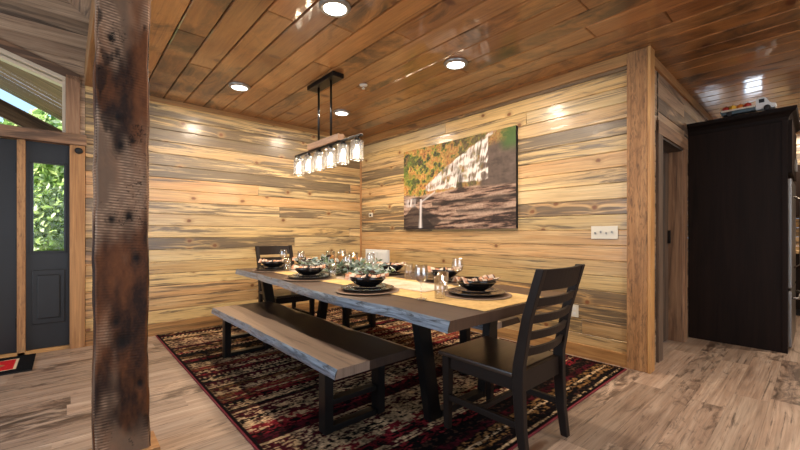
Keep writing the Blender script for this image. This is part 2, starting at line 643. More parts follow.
def grid_mesh(name, X, Y, Z, C, smooth=True, attr='tint', flip=False):
    """X,Y,Z arrays (ny,nx), C colours (ny,nx,3) per vertex"""
    ny, nx = X.shape
    co = np.stack([X, Y, Z], -1).reshape(-1, 3).astype(np.float32)
    idx = np.arange(ny * nx).reshape(ny, nx)
    q = np.stack([idx[:-1, :-1], idx[:-1, 1:], idx[1:, 1:], idx[1:, :-1]], -1).reshape(-1, 4)
    if flip:
        q = q[:, ::-1]
    me = bpy.data.meshes.new(name)
    me.vertices.add(len(co))
    me.vertices.foreach_set('co', co.ravel())
    nf = len(q)
    me.loops.add(nf * 4)
    me.loops.foreach_set('vertex_index', q.ravel().astype(np.int32))
    me.polygons.add(nf)
    me.polygons.foreach_set('loop_start', np.arange(0, nf * 4, 4, dtype=np.int32))
    me.polygons.foreach_set('loop_total', np.full(nf, 4, dtype=np.int32))
    me.update(calc_edges=True)
    ca = me.color_attributes.new(attr, 'FLOAT_COLOR', 'POINT')
    rgba = np.ones((ny * nx, 4), np.float32)
    rgba[:, :3] = C.reshape(-1, 3)
    ca.data.foreach_set('color', rgba.ravel())
    me.polygons.foreach_set('use_smooth', [smooth] * nf)
    return me


def join_meshes(name, parts):
    """parts=[(mesh, Matrix)] -> one mesh"""
    bm = bmesh.new()
    for me, mt in parts:
        t = me.copy()
        t.transform(mt)
        bm.from_mesh(t)
        bpy.data.meshes.remove(t)
    out = bpy.data.meshes.new(name)
    bm.to_mesh(out)
    bm.free()
    return out


def copy_tree(o, parent=None):
    kids = [c for c in list(o.children)]
    c = o.copy()
    COL.objects.link(c)
    if parent:
        c.parent = parent
    for k in kids:
        copy_tree(k, c)
    return c


# ================================================================== STRUCTURE
# ---- floor: planks run along y
g = GB()
PW = 0.185
x = -0.02
while x < 9.0:
    y = -7.2 - random.random() * 1.2
    while y < 5.2:
        L = 1.22
        y0, y1 = max(y, -7.0), min(y + L, 5.2)
        if y1 - y0 > 0.05:
            g.board((x, y0, -0.02), (0, 1, 0), (1, 0, 0), (0, 0, 1), y1 - y0, PW - 0.0006, T=0.02, ch=0.0007)
        y += L
    x += PW
g.poly([(-0.1, -7, -0.021), (9, -7, -0.021), (9, 5.2, -0.021), (-0.1, 5.2, -0.021)], [(0, 0)] * 4, (0, 0, 0, 1))
struct(g.obj('floor', M['floor']))

# ---- walls clad with horizontal boards
BP = 0.1385


def clad(g, O, U, Nn, L, z0, z1, pitch=BP, minL=4.2, maxL=7.0, T=0.02, off=0.0):
    z = z0 - off
    while z < z1 - 0.005:
        a, b = max(z, z0), min(z + pitch, z1)
        s = -random.random() * maxL
        while s < L:
            l = random.uniform(minL, maxL)
            s0, s1 = max(s, 0), min(s + l, L)
            if s1 - s0 > 0.04 and b - a > 0.01:
                g.board(Vector(O) + Vector(U) * s0 + Vector((0, 0, a)), U, (0, 0, 1), Nn, s1 - s0 - 0.0008, b - a - 0.0020, T=T, ch=0.0045)
            s += l
        z += pitch


g = GB()
clad(g, (-0.02, -3.47, 0), (0, 1, 0), (1, 0, 0), 3.47, 0, CEIL)
wl = struct(g.obj('wall_left', M['pine']))
g = GB()
# gable wall over the entry: boards stop at the sloped head of the transom
DC = -4.43           # centre of the entry
HZ, HS = 2.765, 0.325  # outer head line: z = HZ + HS*( -3.51 - y )
z = 0.0
while z < 5.0:
    a, b = z, min(z + BP, 5.0)
    z += BP

    def yhead(zz):
        return -3.51 - max(0, (zz - HZ)) / HS
    for sgn in (1, -1):
        if b <= HZ:
            ya = yb = -3.51
        else:
            ya, yb = yhead(a), yhead(b)
            ya, yb = max(ya, DC), max(yb, DC)
        yr = -3.471 if a < CEIL - 0.05 else -3.30
        if sgn == 1:
            g.board((-0.02, ya, a), (0, 1, 0), (0, 0, 1), (1, 0, 0), yr - ya, b - a - 0.0012, T=0.02, ch=0.002, skew0=yb - ya)
        else:
            m = lambda t: 2 * DC - t
            g.board((-0.02, -7.0, a), (0, 1, 0), (0, 0, 1), (1, 0, 0), m(ya) + 7.0, b - a - 0.0012, T=0.02, ch=0.002, skew1=m(yb) - m(ya))
struct(g.obj('wall_gable', M['pine_grey']))
# backing sheet of the left wall, cut around the entry
g = GB()
g.box((-0.16, -3.47, 0), (-0.021, 0.2, 5.0))
g.box((-0.16, -7.0, 0), (-0.021, -5.39, 5.0))
g.box((-0.16, -5.39, 3.10), (-0.021, -3.47, 5.0))
struct(g.obj('trim_1', M['dark_gap']))

g = GB()
clad(g, (0.0, 0.02, 0), (1, 0, 0), (0, -1, 0), 4.09, 0, CEIL, off=0.06)
struct(g.obj('wall_back', M['pine']))
g = GB()
g.box((-0.02, 0.021, 0), (3.93, 0.10, CEIL))
struct(g.obj('trim_2', M['dark_gap']))

# hallway wall (faces +x) with a doorway
g = GB()
HX = 4.04
clad(g, (HX - 0.02, 0.02, 0), (0, 1, 0), (1, 0, 0), 0.38, 0, CEIL)
clad(g, (HX - 0.02, 0.35, 2.13), (0, 1, 0), (1, 0, 0), 1.03, 0, CEIL - 2.13)
clad(g, (HX - 0.02, 1.37, 0), (0, 1, 0), (1, 0, 0), 3.63, 0, CEIL)
struct(g.obj('wall_hallway', M['pine_grey']))
d3 = thing('door_3', 'doorway', 'door')
del d3['label'], d3['category']
struct(d3)
box('casing', (HX, 0.33, 0), (HX + 0.022, 0.47, 2.16), M['barn'], d3)
box('casing', (HX, 1.28, 0), (HX + 0.022, 1.41, 2.16), M['brown_timber'], d3)
box('casing', (HX, 0.33, 2.05), (HX + 0.024, 1.41, 2.17), M['brown_timber'], d3, axis=1)
box('jamb', (HX - 0.14, 0.47, 0), (HX + 0.01, 0.495, 2.05), M['vinyl'], d3)
box('jamb', (HX - 0.14, 1.26, 0), (HX + 0.01, 1.285, 2.05), M['brown_timber'], d3)
box('jamb', (HX - 0.14, 0.47, 2.03), (HX + 0.01, 1.285, 2.05), M['barn'], d3, axis=1)
g = GB()
for k in range(6):
    y0 = 0.497 + k * 0.1270
    g.board((HX - 0.15, y0, 0.01), (0, 0, 1), (0, 1, 0), (1, 0, 0), 2.01, 0.1245, T=0.035, ch=0.004)
leaf = g.obj('door_leaf', M['barn'], d3)
box('latch', (HX - 0.115, 1.215, 1.05), (HX - 0.09, 1.245, 1.19), M['steel_black'], leaf)

# kitchen wall, right wall, front wall (with windows)


def wall_with_window(name, O, U, Nn, L, H, w0, w1, z0, z1):
    g = GB()
    clad(g, O, U, Nn, w0, 0, H)
    clad(g, Vector(O) + Vector(U) * w1, U, Nn, L - w1, 0, H)
    clad(g, Vector(O) + Vector(U) * w0, U, Nn, w1 - w0, 0, z0)
    clad(g, Vector(O) + Vector(U) * w0 + Vector((0, 0, z1)), U, Nn, w1 - w0, 0, H - z1)
    struct(g.obj(name, M['pine']))


wall_with_window('wall_front', (0, -6.9, 0), (1, 0, 0), (0, 1, 0), 8.6, 5.0, 1.2, 4.8, 0.75, 2.45)
wall_with_window('wall_right', (8.5, -6.9, 0), (0, 1, 0), (-1, 0, 0), 11.6, 5.0, 2.5, 6.1, 0.75, 2.45)


def side_window(name, a, b, z0, z1, axis, at):
    w = thing(name, 'window', 'window')
    del w['label'], w['category']
    struct(w)

    def bx(n, s0, s1, za, zb, mt, t=0.04):
        if axis == 'x':
            return box(n, (s0, at - t, za), (s1, at + t, zb), mt, w)
        return box(n, (at - t, s0, za), (at + t, s1, zb), mt, w)
    for s0, s1 in ((a - 0.08, a), (b, b + 0.08)) + ((((a + b) / 2 - 0.04, (a + b) / 2 + 0.04),) if b - a > 1 else ()):
        bx('window_frame', s0, s1, z0 - 0.08, z1 + 0.08, M['rough_trim'])
    bx('window_frame', a, b, z0 - 0.08, z0, M['rough_trim'])
    bx('window_frame', a, b, z1, z1 + 0.08, M['rough_trim'])


g = GB()
clad(g, (HX, 4.62, 0), (1, 0, 0), (0, -1, 0), 0.14, 0, CEIL)
clad(g, (HX + 0.14, 4.62, 0), (1, 0, 0), (0, -1, 0), 0.24, 0, 1.2)
clad(g, (HX + 0.14, 4.62, 2.02), (1, 0, 0), (0, -1, 0), 0.24, 0, CEIL - 2.02)
clad(g, (HX + 0.38, 4.62, 0), (1, 0, 0), (0, -1, 0), 4.3, 0, CEIL)
struct(g.obj('wall_kitchen', M['pine']))
side_window('window_6', 4.19, 4.41, 1.22, 2.02, 'x', 4.61)
side_window('window_3', 1.2, 4.8, 0.75, 2.45, 'x', -6.9)
side_window('window_4', -4.4, -0.8, 0.75, 2.45, 'y', 8.5)

# ---- ceiling: boards run along x, seams every 0.208 m
g = GB()
y = -0.078 - 0.208 * 16
yy = []
while y < 4.7:
    yy.append(y)
    y += 0.208
for y in yy:
    W = 0.208
    y0, y1 = max(y, -3.40), min(y + W, 4.7)
    if y1 - y0 < 0.02:
        continue
    s = -random.random() * 3.4
    while s < 8.6:
        l = random.uniform(2.6, 4.4)
        s0, s1 = max(s, 0.0), min(s + l, 8.6)
        if s1 - s0 > 0.05:
            g.board((s0, y0, CEIL + 0.02), (1, 0, 0), (0, 1, 0), (0, 0, -1), s1 - s0 - 0.001, y1 - y0 - 0.006, T=0.02, ch=0.007)
        s += l
g.poly([(-0.1, -3.4, CEIL + 0.022), (-0.1, 4.7, CEIL + 0.022), (8.6, 4.7, CEIL + 0.022), (8.6, -3.4, CEIL + 0.022)], [(0, 0)] * 4, (0, 0, 0, 1), 1)
struct(g.obj('ceiling', [M['ceil'], M['dark_gap']]))
# vaulted ceiling of the entry
g = GB()
for k in range(28):
    x0 = 0.0 + k * 0.31
    pass
for side in (0, 1):
    ya, za, yb, zb = (-3.40, 3.35, -5.2, 4.7) if side == 0 else (-7.0, 3.35, -5.2, 4.7)
    d = Vector((0, yb - ya, zb - za))
    L = d.length
    d.normalize()
    nrm = Vector((1, 0, 0)).cross(d)
    if nrm.z > 0:
        nrm = -nrm
    w = 0.0
    while w < L:
        ww = min(0.208, L - w)
        g.board(Vector((0, ya, za)) + d * w, (1, 0, 0), d, nrm, 8.6, ww - 0.003, T=0.02, ch=0.004)
        w += 0.208
struct(g.obj('ceiling_vault', M['pine_grey']))
g = GB()
clad(g, (0, -3.40, CEIL), (1, 0, 0), (0, -1, 0), 8.6, 0.20, 1.0, T=0.02)
struct(g.obj('wall_loft', M['pine_grey']))
# loft edge beam carried by the post
struct(box('trim_3', (0.0, -3.475, CEIL - 0.03), (8.5, -3.40, CEIL + 0.20), M['rough_trim'], ch=0.006))

# ---- trims
struct(box('baseboard_left', (0.0, -3.47, 0.0), (0.02, -0.02, 0.135), M['pine_trim'], axis=1))
struct(box('baseboard_back', (0.0, -0.02, 0.0), (3.915, 0.0, 0.115), M['pine_trim'], axis=0))
struct(box('trim_4', (0.0, -3.40, CEIL - 0.055), (0.022, -0.02, CEIL - 0.0), M['pine_trim'], axis=1))
struct(box('trim_5', (0.0, -0.022, CEIL - 0.095), (3.915, 0.0, CEIL - 0.0), M['pine_trim'], axis=0))
struct(box('trim_6', (0.0, -0.022, 0.115), (0.022, 0.0, CEIL - 0.055), M['rough_trim']))
struct(box('trim_7', (3.915, -0.03, 0.0), (4.07, 0.02, CEIL), M['rough_trim'], ch=0.005))
struct(box('trim_8', (4.07, -0.035, 0.0), (4.092, 0.085, CEIL), M['pine_trim'], ch=0.004))
struct(box('trim_9', (HX, 0.085, CEIL - 0.085), (HX + 0.022, 4.6, CEIL), M['rough_trim'], axis=1))

# ================================================================== ENTRY
# jamb post right of the sidelight, header beam
struct(box('trim_10', (-0.10, -3.59, 0.0), (0.035, -3.472, 2.045), M['rough_trim'], ch=0.005))
struct(box('trim_11', (-0.10, -5.388, 0.0), (0.035, -5.27, 2.045), M['rough_trim'], ch=0.005))
struct(box('trim_12', (-0.12, -5.40, 2.045), (0.05, -3.46, 2.155), M['brown_timber'], axis=1, ch=0.006))
struct(box('trim_13', (-0.10, -3.962, 0.0), (0.0, -3.905, 2.045), M['rough_trim'], ch=0.003))
struct(box('trim_14', (-0.10, -4.955, 0.0), (0.0, -4.898, 2.045), M['rough_trim'], ch=0.003))
struct(box('trim_15', (-0.12, -5.27, 0.0), (0.0, -3.59, 0.03), M['pine_trim'], axis=1))


def sidelight(name, y0, y1):
    w = thing(name, 'x', 'x')
    del w['label'], w['category']
    struct(w)
    g = GB()
    X0, X1 = -0.085, -0.045
    gy0, gy1, gz0, gz1 = y0 + 0.055, y1 - 0.045, 0.985, 1.84
    g.box((X0, y0, 0.03), (X1, y1, gz0), ch=0.002)
    g.box((X0, y0, gz1), (X1, y1, 2.045), ch=0.002)
    g.box((X0, y0, gz0), (X1, gy0, gz1), ch=0.002)
    g.box((X0, gy1, gz0), (X1, y1, gz1), ch=0.002)
    fr = g.obj('side_panel', M['door_black'], w)
    g = GB()
    for a, b, c, d in ((gy0 - 0.022, gy1 + 0.022, gz0 - 0.022, gz0), (gy0 - 0.022, gy1 + 0.022, gz1, gz1 + 0.022)):
        g.box((X1 - 0.004, a, c), (X1 + 0.012, b, d), ch=0.004)
    for a, b in ((gy0 - 0.022, gy0), (gy1, gy1 + 0.022)):
        g.box((X1 - 0.004, a, gz0), (X1 + 0.012, b, gz1), ch=0.004)
    g.obj('glazing_bead', M['door_black'], fr)
    g = GB()
    g.box((X1 - 0.003, gy0 - 0.01, 0.27), (X1 + 0.010, gy1 + 0.01, 0.80), ch=0.008)
    g.box((X1, gy0 + 0.025, 0.32), (X1 + 0.020, gy1 - 0.025, 0.75), ch=0.012)
    g.obj('raised_panel', M['door_black'], fr)
    box('pane', (-0.068, gy0, gz0), (-0.062, gy1, gz1), M['pane'], w, ch=0)


sidelight('window_2', -3.907, -3.588)
sidelight('window_5', -5.272, -4.953)
# black front door
d1 = thing('door_1', 'x', 'x')
del d1['label'], d1['category']
struct(d1)
g = GB()
g.box((-0.085, -4.896, 0.03), (-0.04, -3.964, 2.04), ch=0.003)
dl = g.obj('door_leaf', M['door_black'], d1)
for zz in (0.25, 1.0, 1.72):
    box('hinge', (-0.045, -3.975, zz), (-0.028, -3.955, zz + 0.11), M['steel_black'], d1)
g = GB()
for a, b in ((-4.78, -4.46), (-4.40, -4.08)):
    g.box((-0.045, a, 0.25), (-0.03, b, 0.85), ch=0.01)
    g.box((-0.045, a, 0.98), (-0.03, b, 1.85), ch=0.01)
g.obj('raised_panel', M['door_black'], dl)
link(tube_mesh('door_handle', [(-0.03, -4.82, 1.0), (0.02, -4.82, 1.0), (0.02, -4.72, 1.0)], 0.011), 'door_handle', M['stainless'], dl)

# transom window with sloped head
w1 = thing('window_1', 'x', 'x')
del w1['label'], w1['category']
struct(w1)


def slope_z(y, off=0.0):
    return HZ + HS * min(-3.51 - y, y - (2 * DC + 3.51)) + off


def slope_bar(name, y0, y1, o0, o1, xa, xb, mat, parent):
    """sloped bar between vertical offsets o0<o1 from the head line, from y0 to y1"""
    bm = bmesh.new()
    vs = []
    for xx in (xa, xb):
        for y, o in ((y0, o0), (y1, o0), (y1, o1), (y0, o1)):
            vs.append(bm.verts.new((xx, y, slope_z(y, o))))
    for f in ((0, 1, 2, 3), (7, 6, 5, 4), (0, 4, 5, 1), (1, 5, 6, 2), (2, 6, 7, 3), (3, 7, 4, 0)):
        bm.faces.new([vs[i] for i in f])
    bmesh.ops.recalc_face_normals(bm, faces=bm.faces[:])
    bmesh.ops.bevel(bm, geom=bm.edges[:], offset=0.003, segments=1, affect='EDGES')
    g = GB()
    g.add_bm(bm, axis=1)
    return g.obj(name, mat, parent)


for s in (0, 1):
    def my(y):
        return y if s == 0 else 2 * DC - y
    A = sorted((my(-3.51), DC))
    Bq = sorted((my(-3.62), DC))
    slope_bar('head_board', A[0], A[1], -0.085, 0.0, -0.10, 0.02, M['brown_timber'], w1)
    slope_bar('window_frame', Bq[0], Bq[1], -0.125, -0.085, -0.10, 0.015, M['vinyl'], w1)
    slope_bar('window_frame', Bq[0], Bq[1], -0.165, -0.135, -0.12, -0.02, M['vinyl'], w1)
    jy = sorted((my(-3.51), my(-3.62)))
    box('window_jamb', (-0.10, jy[0], 2.155), (0.02, jy[1], HZ - 0.02), M['brown_timber'], w1)
    jy = sorted((my(-3.62), my(-3.645)))
    box('window_frame', (-0.11, jy[0], 2.155), (-0.0, jy[1], HZ - 0.065), M['vinyl'], w1)
bm = bmesh.new()
pl = [(-3.63, 2.155), (-3.63, slope_z(-3.63, -0.15)), (DC, slope_z(DC, -0.15)), (2 * DC + 3.63, slope_z(-3.63, -0.15)), (2 * DC + 3.63, 2.155)]
fa = bm.faces.new([bm.verts.new((-0.07, y, z)) for y, z in pl])
r = bmesh.ops.extrude_face_region(bm, geom=[fa])
for v in [e for e in r['geom'] if isinstance(e, bmesh.types.BMVert)]:
    v.co.x -= 0.006
bmesh.ops.recalc_face_normals(bm, faces=bm.faces[:])
me = bpy.data.meshes.new('pane')
bm.to_mesh(me)
bm.free()
link(me, 'pane', M['pane'], w1)

# door sensor on the header
o = link(lathe_mesh('door_sensor', [(0, 0.02), (0.022, 0.02), (0.03, 0.012), (0.033, 0.0), (0, 0)], 24), 'door_sensor', M['rubber'], loc=(0.036, -3.52, 1.99))
o.rotation_euler = (0, PI / 2, 0)
tag(o, 'small round black sensor at the top of the entry door post', 'sensor')

# ================================================================== OUTSIDE (seen through the glass)
g = GB()
g.box((-30, -30, -0.45), (-0.2, 30, -0.35))
struct(g.obj('ground', M['grass']))
# porch roof gable: soffit + outer rafters
pr_ = thing('porch_roof', 'brown timber porch roof seen through the window above the front door', 'roof')
def porch_z(y, off=0.0):
    return 2.955 + 0.51 * min(-3.688 - y, y - (2 * DC + 3.688)) + off


g = GB()
for sd in (0, 1):
    ye = -3.2
    for k in range(14):
        xa = -0.20 - k * 0.2
        yA, yB = (ye, DC) if sd == 0 else (2 * DC - ye, DC)
        for o_ in (0.0, 0.05):
            P4 = [(xa, yA, porch_z(yA, o_)), (xa, yB, porch_z(yB, o_)), (xa - 0.19, yB, porch_z(yB, o_)), (xa - 0.19, yA, porch_z(yA, o_))]
            g.poly(P4, [(p[1], p[0]) for p in P4], (random.random(), random.random(), random.random(), 1))
g.obj('soffit', M['brown_timber'], pr_)
for s_1 in (1, -1):
    y0 = DC + s_1 * 1.25
    beam('fascia', (-2.98, DC, porch_z(DC, 0.03)), (-2.98, y0, porch_z(y0, 0.03)), 0.05, 0.07, M['vinyl'], pr_, up=(1, 0, 0))
    beam('truss_chord', (-2.9, DC, porch_z(DC, -0.30)), (-2.9, y0, porch_z(y0, -0.30)), 0.22, 0.10, M['brown_timber'], pr_, up=(1, 0, 0))
    box('porch_post', (-2.98, y0 - 0.07, -0.35), (-2.82, y0 + 0.07, porch_z(y0, -0.2)), M['brown_timber'], pr_)

leaf_cols = [(200, 214, 140), (168, 192, 110), (228, 234, 190), (120, 146, 80)]


def tree(name, label, loc, h, rad, n, seed):
    rr = random.Random(seed)
    t = thing(name, label, 'tree', loc, 0, 'trees outside the entry')
    link(tube_mesh('trunk', [(0, 0, 0), (0.05, 0.03, h * 0.4), (0.0, 0.1, h * 0.8)], 0.12, 8, 0.04), 'trunk', M['bark'], t)
    vs, fs, cs = [], [], []
    for i in range(n):
        while True:
            p = Vector((rr.uniform(-1, 1), rr.uniform(-1, 1), rr.uniform(-1, 1)))
            if 0.2 < p.length < 1:
                break
        p = Vector((p.x * rad, p.y * rad, h * 0.55 + p.z * h * 0.5))
        d = Vector((rr.gauss(0, 1), rr.gauss(0, 1), rr.gauss(0, 1))).normalized()
        e = d.orthogonal().normalized()
        s = rr.uniform(0.04, 0.085)
        b = len(vs)
        vs += [p - d * s, p + e * s * 0.5, p + d * s, p - e * s * 0.5]
        fs.append((b, b + 1, b + 2, b + 3))
        c = linf(rr.choice(leaf_cols)) * rr.uniform(0.8, 1.2)
        cs += [(*c, 1)] * 4
    me = bpy.data.meshes.new('foliage')
    me.from_pydata(vs, [], fs)
    ca = me.color_attributes.new('tint', 'FLOAT_COLOR', 'POINT')
    ca.data.foreach_set('color', np.array(cs, np.float32).ravel())
    link(me, 'foliage', M['leaf'], t)


tree('leafy_tree', 'green leafy tree nearest behind the sidelight glass of the entry', (-4.9, -3.95, -0.35), 3.7, 0.95, 15000, 1)
tree('leafy_tree', 'green leafy tree off to the left behind the sidelight glass', (-7.4, -6.4, -0.35), 3.6, 1.35, 9000, 2)
tree('leafy_tree', 'green leafy tree off to the right behind the sidelight glass', (-7.8, -3.2, -0.35), 3.6, 1.35, 9000, 3)

# ================================================================== TIMBER POST
NXp, NZp = 70, 1250
HP = CEIL - 0.03
hw, hd = 0.108, 0.075


def post_face(fn, nu, wid, colorize=True, seed=5):
    """one face of the post as arrays; u across (-1..1), z up"""
    u = np.linspace(-1, 1, nu)[None, :].repeat(NZp, 0)
    z = np.linspace(0, HP, NZp)[:, None].repeat(nu, 1)
    return u, z


def wav(z, s):
    return 0.014 * (fbm(z * 2.2, z * 0 + s, s, 4) - 0.5) * 2


def ring(u, z):
    """closed ring of the post: parameter t in 0..4 around the four faces"""
    return


nt = 200
t = np.linspace(0, 4, nt + 1)[None, :].repeat(NZp, 0)
z = np.linspace(0, HP, NZp)[:, None].repeat(nt + 1, 1)
# face 0: +x (towards camera) from y=-hw to +hw ; 1: +y ; 2: -x ; 3: -y
k = np.clip(np.floor(t), 0, 3)
fr_ = t - k
wl_ = -hw + wav(z, 3)      # left edge of the front face (y negative)
wr_ = hw + wav(z, 8)
bx_ = hd
X = np.where(k == 0, bx_, np.where(k == 1, bx_ - 2 * bx_ * fr_, np.where(k == 2, -bx_, -bx_ + 2 * bx_ * fr_)))
Y = np.where(k == 0, wl_ + (wr_ - wl_) * fr_, np.where(k == 1, wr_, np.where(k == 2, wr_ + (wl_ - wr_) * fr_, wl_)))
# soften corners
edge = np.minimum(fr_, 1 - fr_)
rc = sm(0.0, 0.055, edge)
X = X * (0.93 + 0.07 * rc)
Y = Y * (0.96 + 0.04 * rc)
s_ = np.where(k % 2 == 0, fr_ * 0.27, 0.3 + fr_ * 0.17) + k * 3.1
n_big = fbm(s_ * 9, z * 3.0, 11, 4)
n_mid = fbm(s_ * 30, z * 16, 12, 4)
n_fin = fbm(s_ * 120, z * 60, 13, 3)
saw = 0.5 + 0.5 * np.sin((z * 1.0 + 0.05 * s_ + 0.004 * n_big) * 2 * PI / 0.0135)
sawm = sm(0.38, 0.6, fbm(s_ * 7, z * 3.4, 21, 3)) * (0.15 + 0.85 * vnoise(s_ * 55, z * 75, 5))
gouge = sm(0.66, 0.76, fbm(s_ * 10, z * 5.0, 31, 4))
cy_, cz_ = (-hw + 0.27 * 0.5), 0
kn = np.zeros_like(z)
knr = np.zeros_like(z)
for (kt, kz, kr) in ((0.45, 1.585, 0.030), (0.68, 1.615, 0.018), (0.62, 1.24, 0.028), (0.30, 1.22, 0.020), (0.75, 1.03, 0.028), (0.40, 1.72, 0.02),
                     (0.38, 0.72, 0.03), (0.5, 0.62, 0.045), (0.82, 0.40, 0.022), (0.25, 2.1, 0.02)):
    dd = np.sqrt(((t - kt) * 0.27) ** 2 + ((z - kz) * 0.85) ** 2) + 0.012 * (n_mid - 0.5)
    dd = np.where(k == 0, dd, 9)
    kn = np.maximum(kn, np.exp(-(dd / kr) ** 2))
    knr = knr + np.exp(-(dd / (kr * 2.6)) ** 2) * np.sin(dd * 420) * 0.5
crk = fbm(s_ * 14 + 3 * n_mid, z * 2.0, 41, 3)
crack = np.exp(-((crk - 0.5) / 0.006) ** 2) * sm(0.45, 0.6, fbm(s_ * 3, z * 2.0, 43, 2))
disp = 0.006 * (n_big - 0.5) + 0.0030 * (n_mid - 0.5) + 0.0016 * saw * sawm + 0.0006 * n_fin - 0.0035 * gouge - 0.005 * kn - 0.004 * crack
nxn = np.where(k == 0, 1, np.where(k == 2, -1, 0.0))
nyn = np.where(k == 1, 1, np.where(k == 3, -1, 0.0))
nxn = nxn * rc + (1 - rc) * np.sign(X) * 0.7
nyn = nyn * rc + (1 - rc) * np.sign(Y) * 0.7
X = X + disp * nxn
Y = Y + disp * nyn
X[:, -1] = X[:, 0]
Y[:, -1] = Y[:, 0]
c0, c1, c2, c3 = linf((40, 22, 12)), linf((116, 70, 38)), linf((206, 172, 142)), linf((16, 10, 7))
mixf = np.clip(sm(0.3, 0.7, n_big) * 0.8 + 0.35 * (n_fin - 0.5) + 0.35 * (n_mid - 0.5), 0, 1)[..., None]
Cc = c0 + (c1 - c0) * mixf
pale = (sm(0.40, 0.66, fbm(s_ * 5, z * 2.2, 51, 4) + 0.16 * np.exp(-((z - 1.42) / 0.3) ** 2)) * 0.95 * (0.28 + 0.72 * saw * sawm))[..., None]  # pale sawn wood, with a window reflection painted in at mid height
Cc = Cc + (c2 - Cc) * np.clip(pale, 0, 1)
Cc = Cc * (1 - 0.35 * sawm * (1 - saw))[..., None]
Cc = Cc + (c3 - Cc) * np.clip(gouge * 0.75 + kn + crack * 0.9, 0, 1)[..., None]
Cc = Cc * (1 + 0.25 * knr[..., None])
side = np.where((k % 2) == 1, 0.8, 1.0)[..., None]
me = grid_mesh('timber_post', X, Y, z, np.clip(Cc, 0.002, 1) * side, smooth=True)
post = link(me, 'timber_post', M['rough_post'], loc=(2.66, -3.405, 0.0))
tag(post, 'rough-sawn dark brown timber post standing on the floor in the left foreground', 'post')
post.rotation_euler = (0, 0, 0)
box('post_base', (2.555, -3.55, 0.0), (2.765, -3.25, 0.06), M['rough_trim']).parent = None
pb = bpy.data.objects['post_base']
pb.parent = post
pb.location = (-2.66, 3.40, 0)

# ================================================================== RUG + MAT
RX0, RX1, RY0, RY1 = 0.03, 3.93, -2.865, -0.075
cell = 0.0062
nx = int((RX1 - RX0) / cell)
ny = int((RY1 - RY0) / cell)
gx = np.linspace(RX0, RX1, nx)[None, :].repeat(ny, 0)
gy = np.linspace(RY0, RY1, ny)[:, None].repeat(nx, 1)
cream, red, blk, gold, maroon, brown = [linf(c) for c in ((196, 166, 128), (118, 32, 38), (17, 12, 13), (126, 92, 56), (66, 18, 26), (70, 46, 36))]
Cr = np.zeros((ny, nx, 3))
Cr[:] = blk
R = random.Random(4)
xs = RX0
wx = gx + 0.012 * (fbm(gx * 3, gy * 5, 61, 3) - 0.5)
hsh = lambda a, b, sd: vnoise(np.floor(a) + 0.5, np.floor(b) + 0.5, sd)
while xs < RX1:
    w = R.choice([0.022, 0.03, 0.04, 0.05, 0.06, 0.08])
    m = (wx >= xs) & (wx < xs + w)
    kind = R.choice(['speckC', 'speckC', 'speckC', 'speckR', 'dash', 'ladder', 'line', 'mixed', 'speckG', 'black', 'mixed', 'speckG', 'solidM'])
    f = (gx - xs) / w
    sd = R.randint(0, 999)
    n = fbm(gx * 70, gy * 34, sd, 3)
    nl = fbm(gx * 8, gy * 3.5, sd + 5, 3)
    base = blk
    top = cream
    if kind == 'speckC':
        val = sm(0.47, 0.54, n * 0.75 + nl * 0.3)
        base = R.choice([blk, blk, maroon, brown])
    elif kind == 'speckG':
        val = sm(0.5, 0.56, n)
        top = gold
    elif kind == 'speckR':
        val = sm(0.48, 0.54, n)
        top = red
    elif kind == 'dash':
        p = R.choice([0.05, 0.035])
        val = ((np.mod(gy + 0.01 * nl, p) < p * 0.5) & (np.abs(f - 0.5) < 0.32)) * sm(0.3, 0.45, n)
        base = R.choice([blk, maroon])
    elif kind == 'ladder':
        p = 0.042
        val = ((np.mod(gy + 0.35 * gx, p) < p * 0.5) & (np.abs(f - 0.5) < 0.44)) * sm(0.28, 0.45, n)
    elif kind == 'line':
        val = (np.abs(f - 0.5) < 0.25) * sm(0.3, 0.5, n)
        base = maroon
    elif kind == 'zig':
        p = 0.06
        tri = np.abs(np.mod(gy, p) / p - 0.5) * 2
        val = (np.abs(f - tri) < 0.22) * sm(0.3, 0.45, n)
        base = R.choice([maroon, blk])
    elif kind == 'solidR':
        val = sm(0.42, 0.52, n * 0.6 + nl * 0.4)
        base = maroon
        top = red
    elif kind == 'solidM':
        val = sm(0.5, 0.6, n)
        base = maroon
        top = blk
    elif kind == 'mixed':
        val = sm(0.5, 0.56, n)
        base = R.choice([maroon, red])
        top = R.choice([gold, cream])
    else:
        val = sm(0.6, 0.66, n)
        top = brown
    col = base + (top - base) * np.asarray(val, float)[..., None]
    Cr[m] = col[m]
    xs += w
wear = fbm(gx * 2.2, gy * 9, 77, 4)
Cr = Cr * (0.45 + 0.75 * sm(0.3, 0.7, wear)[..., None])
n2 = fbm(gx * 60, gy * 60, 78, 2)
Cr = Cr + (blk - Cr) * sm(0.58, 0.72, n2)[..., None] * 0.7
bd = np.minimum(np.minimum(gx - RX0, RX1 - gx), np.minimum(gy - RY0, RY1 - gy))
Cr = Cr * (0.55 + 0.75 * rng.random((ny, nx, 1)))
Cr[bd < 0.010] = linf((112, 24, 36))
Cr[(bd >= 0.010) & (bd < 0.03)] = blk
gz = 0.011 + 0.0035 * n2 - np.where(bd < 0.012, 0.006, 0)
me = grid_mesh('area_rug', gx, gy, gz, np.clip(Cr, 0.003, 1), smooth=True)
rug = link(me, 'area_rug', M['tinted'])
tag(rug, 'dark red, black and cream striped tribal area rug under the dining table', 'rug')
g = GB()
g.box((RX0, RY0, 0.001), (RX1, RY1, 0.0095), ch=0.002)
bk = g.obj('rug_binding', plain('rug_binding_red', (104, 24, 34), 0.85), rug)

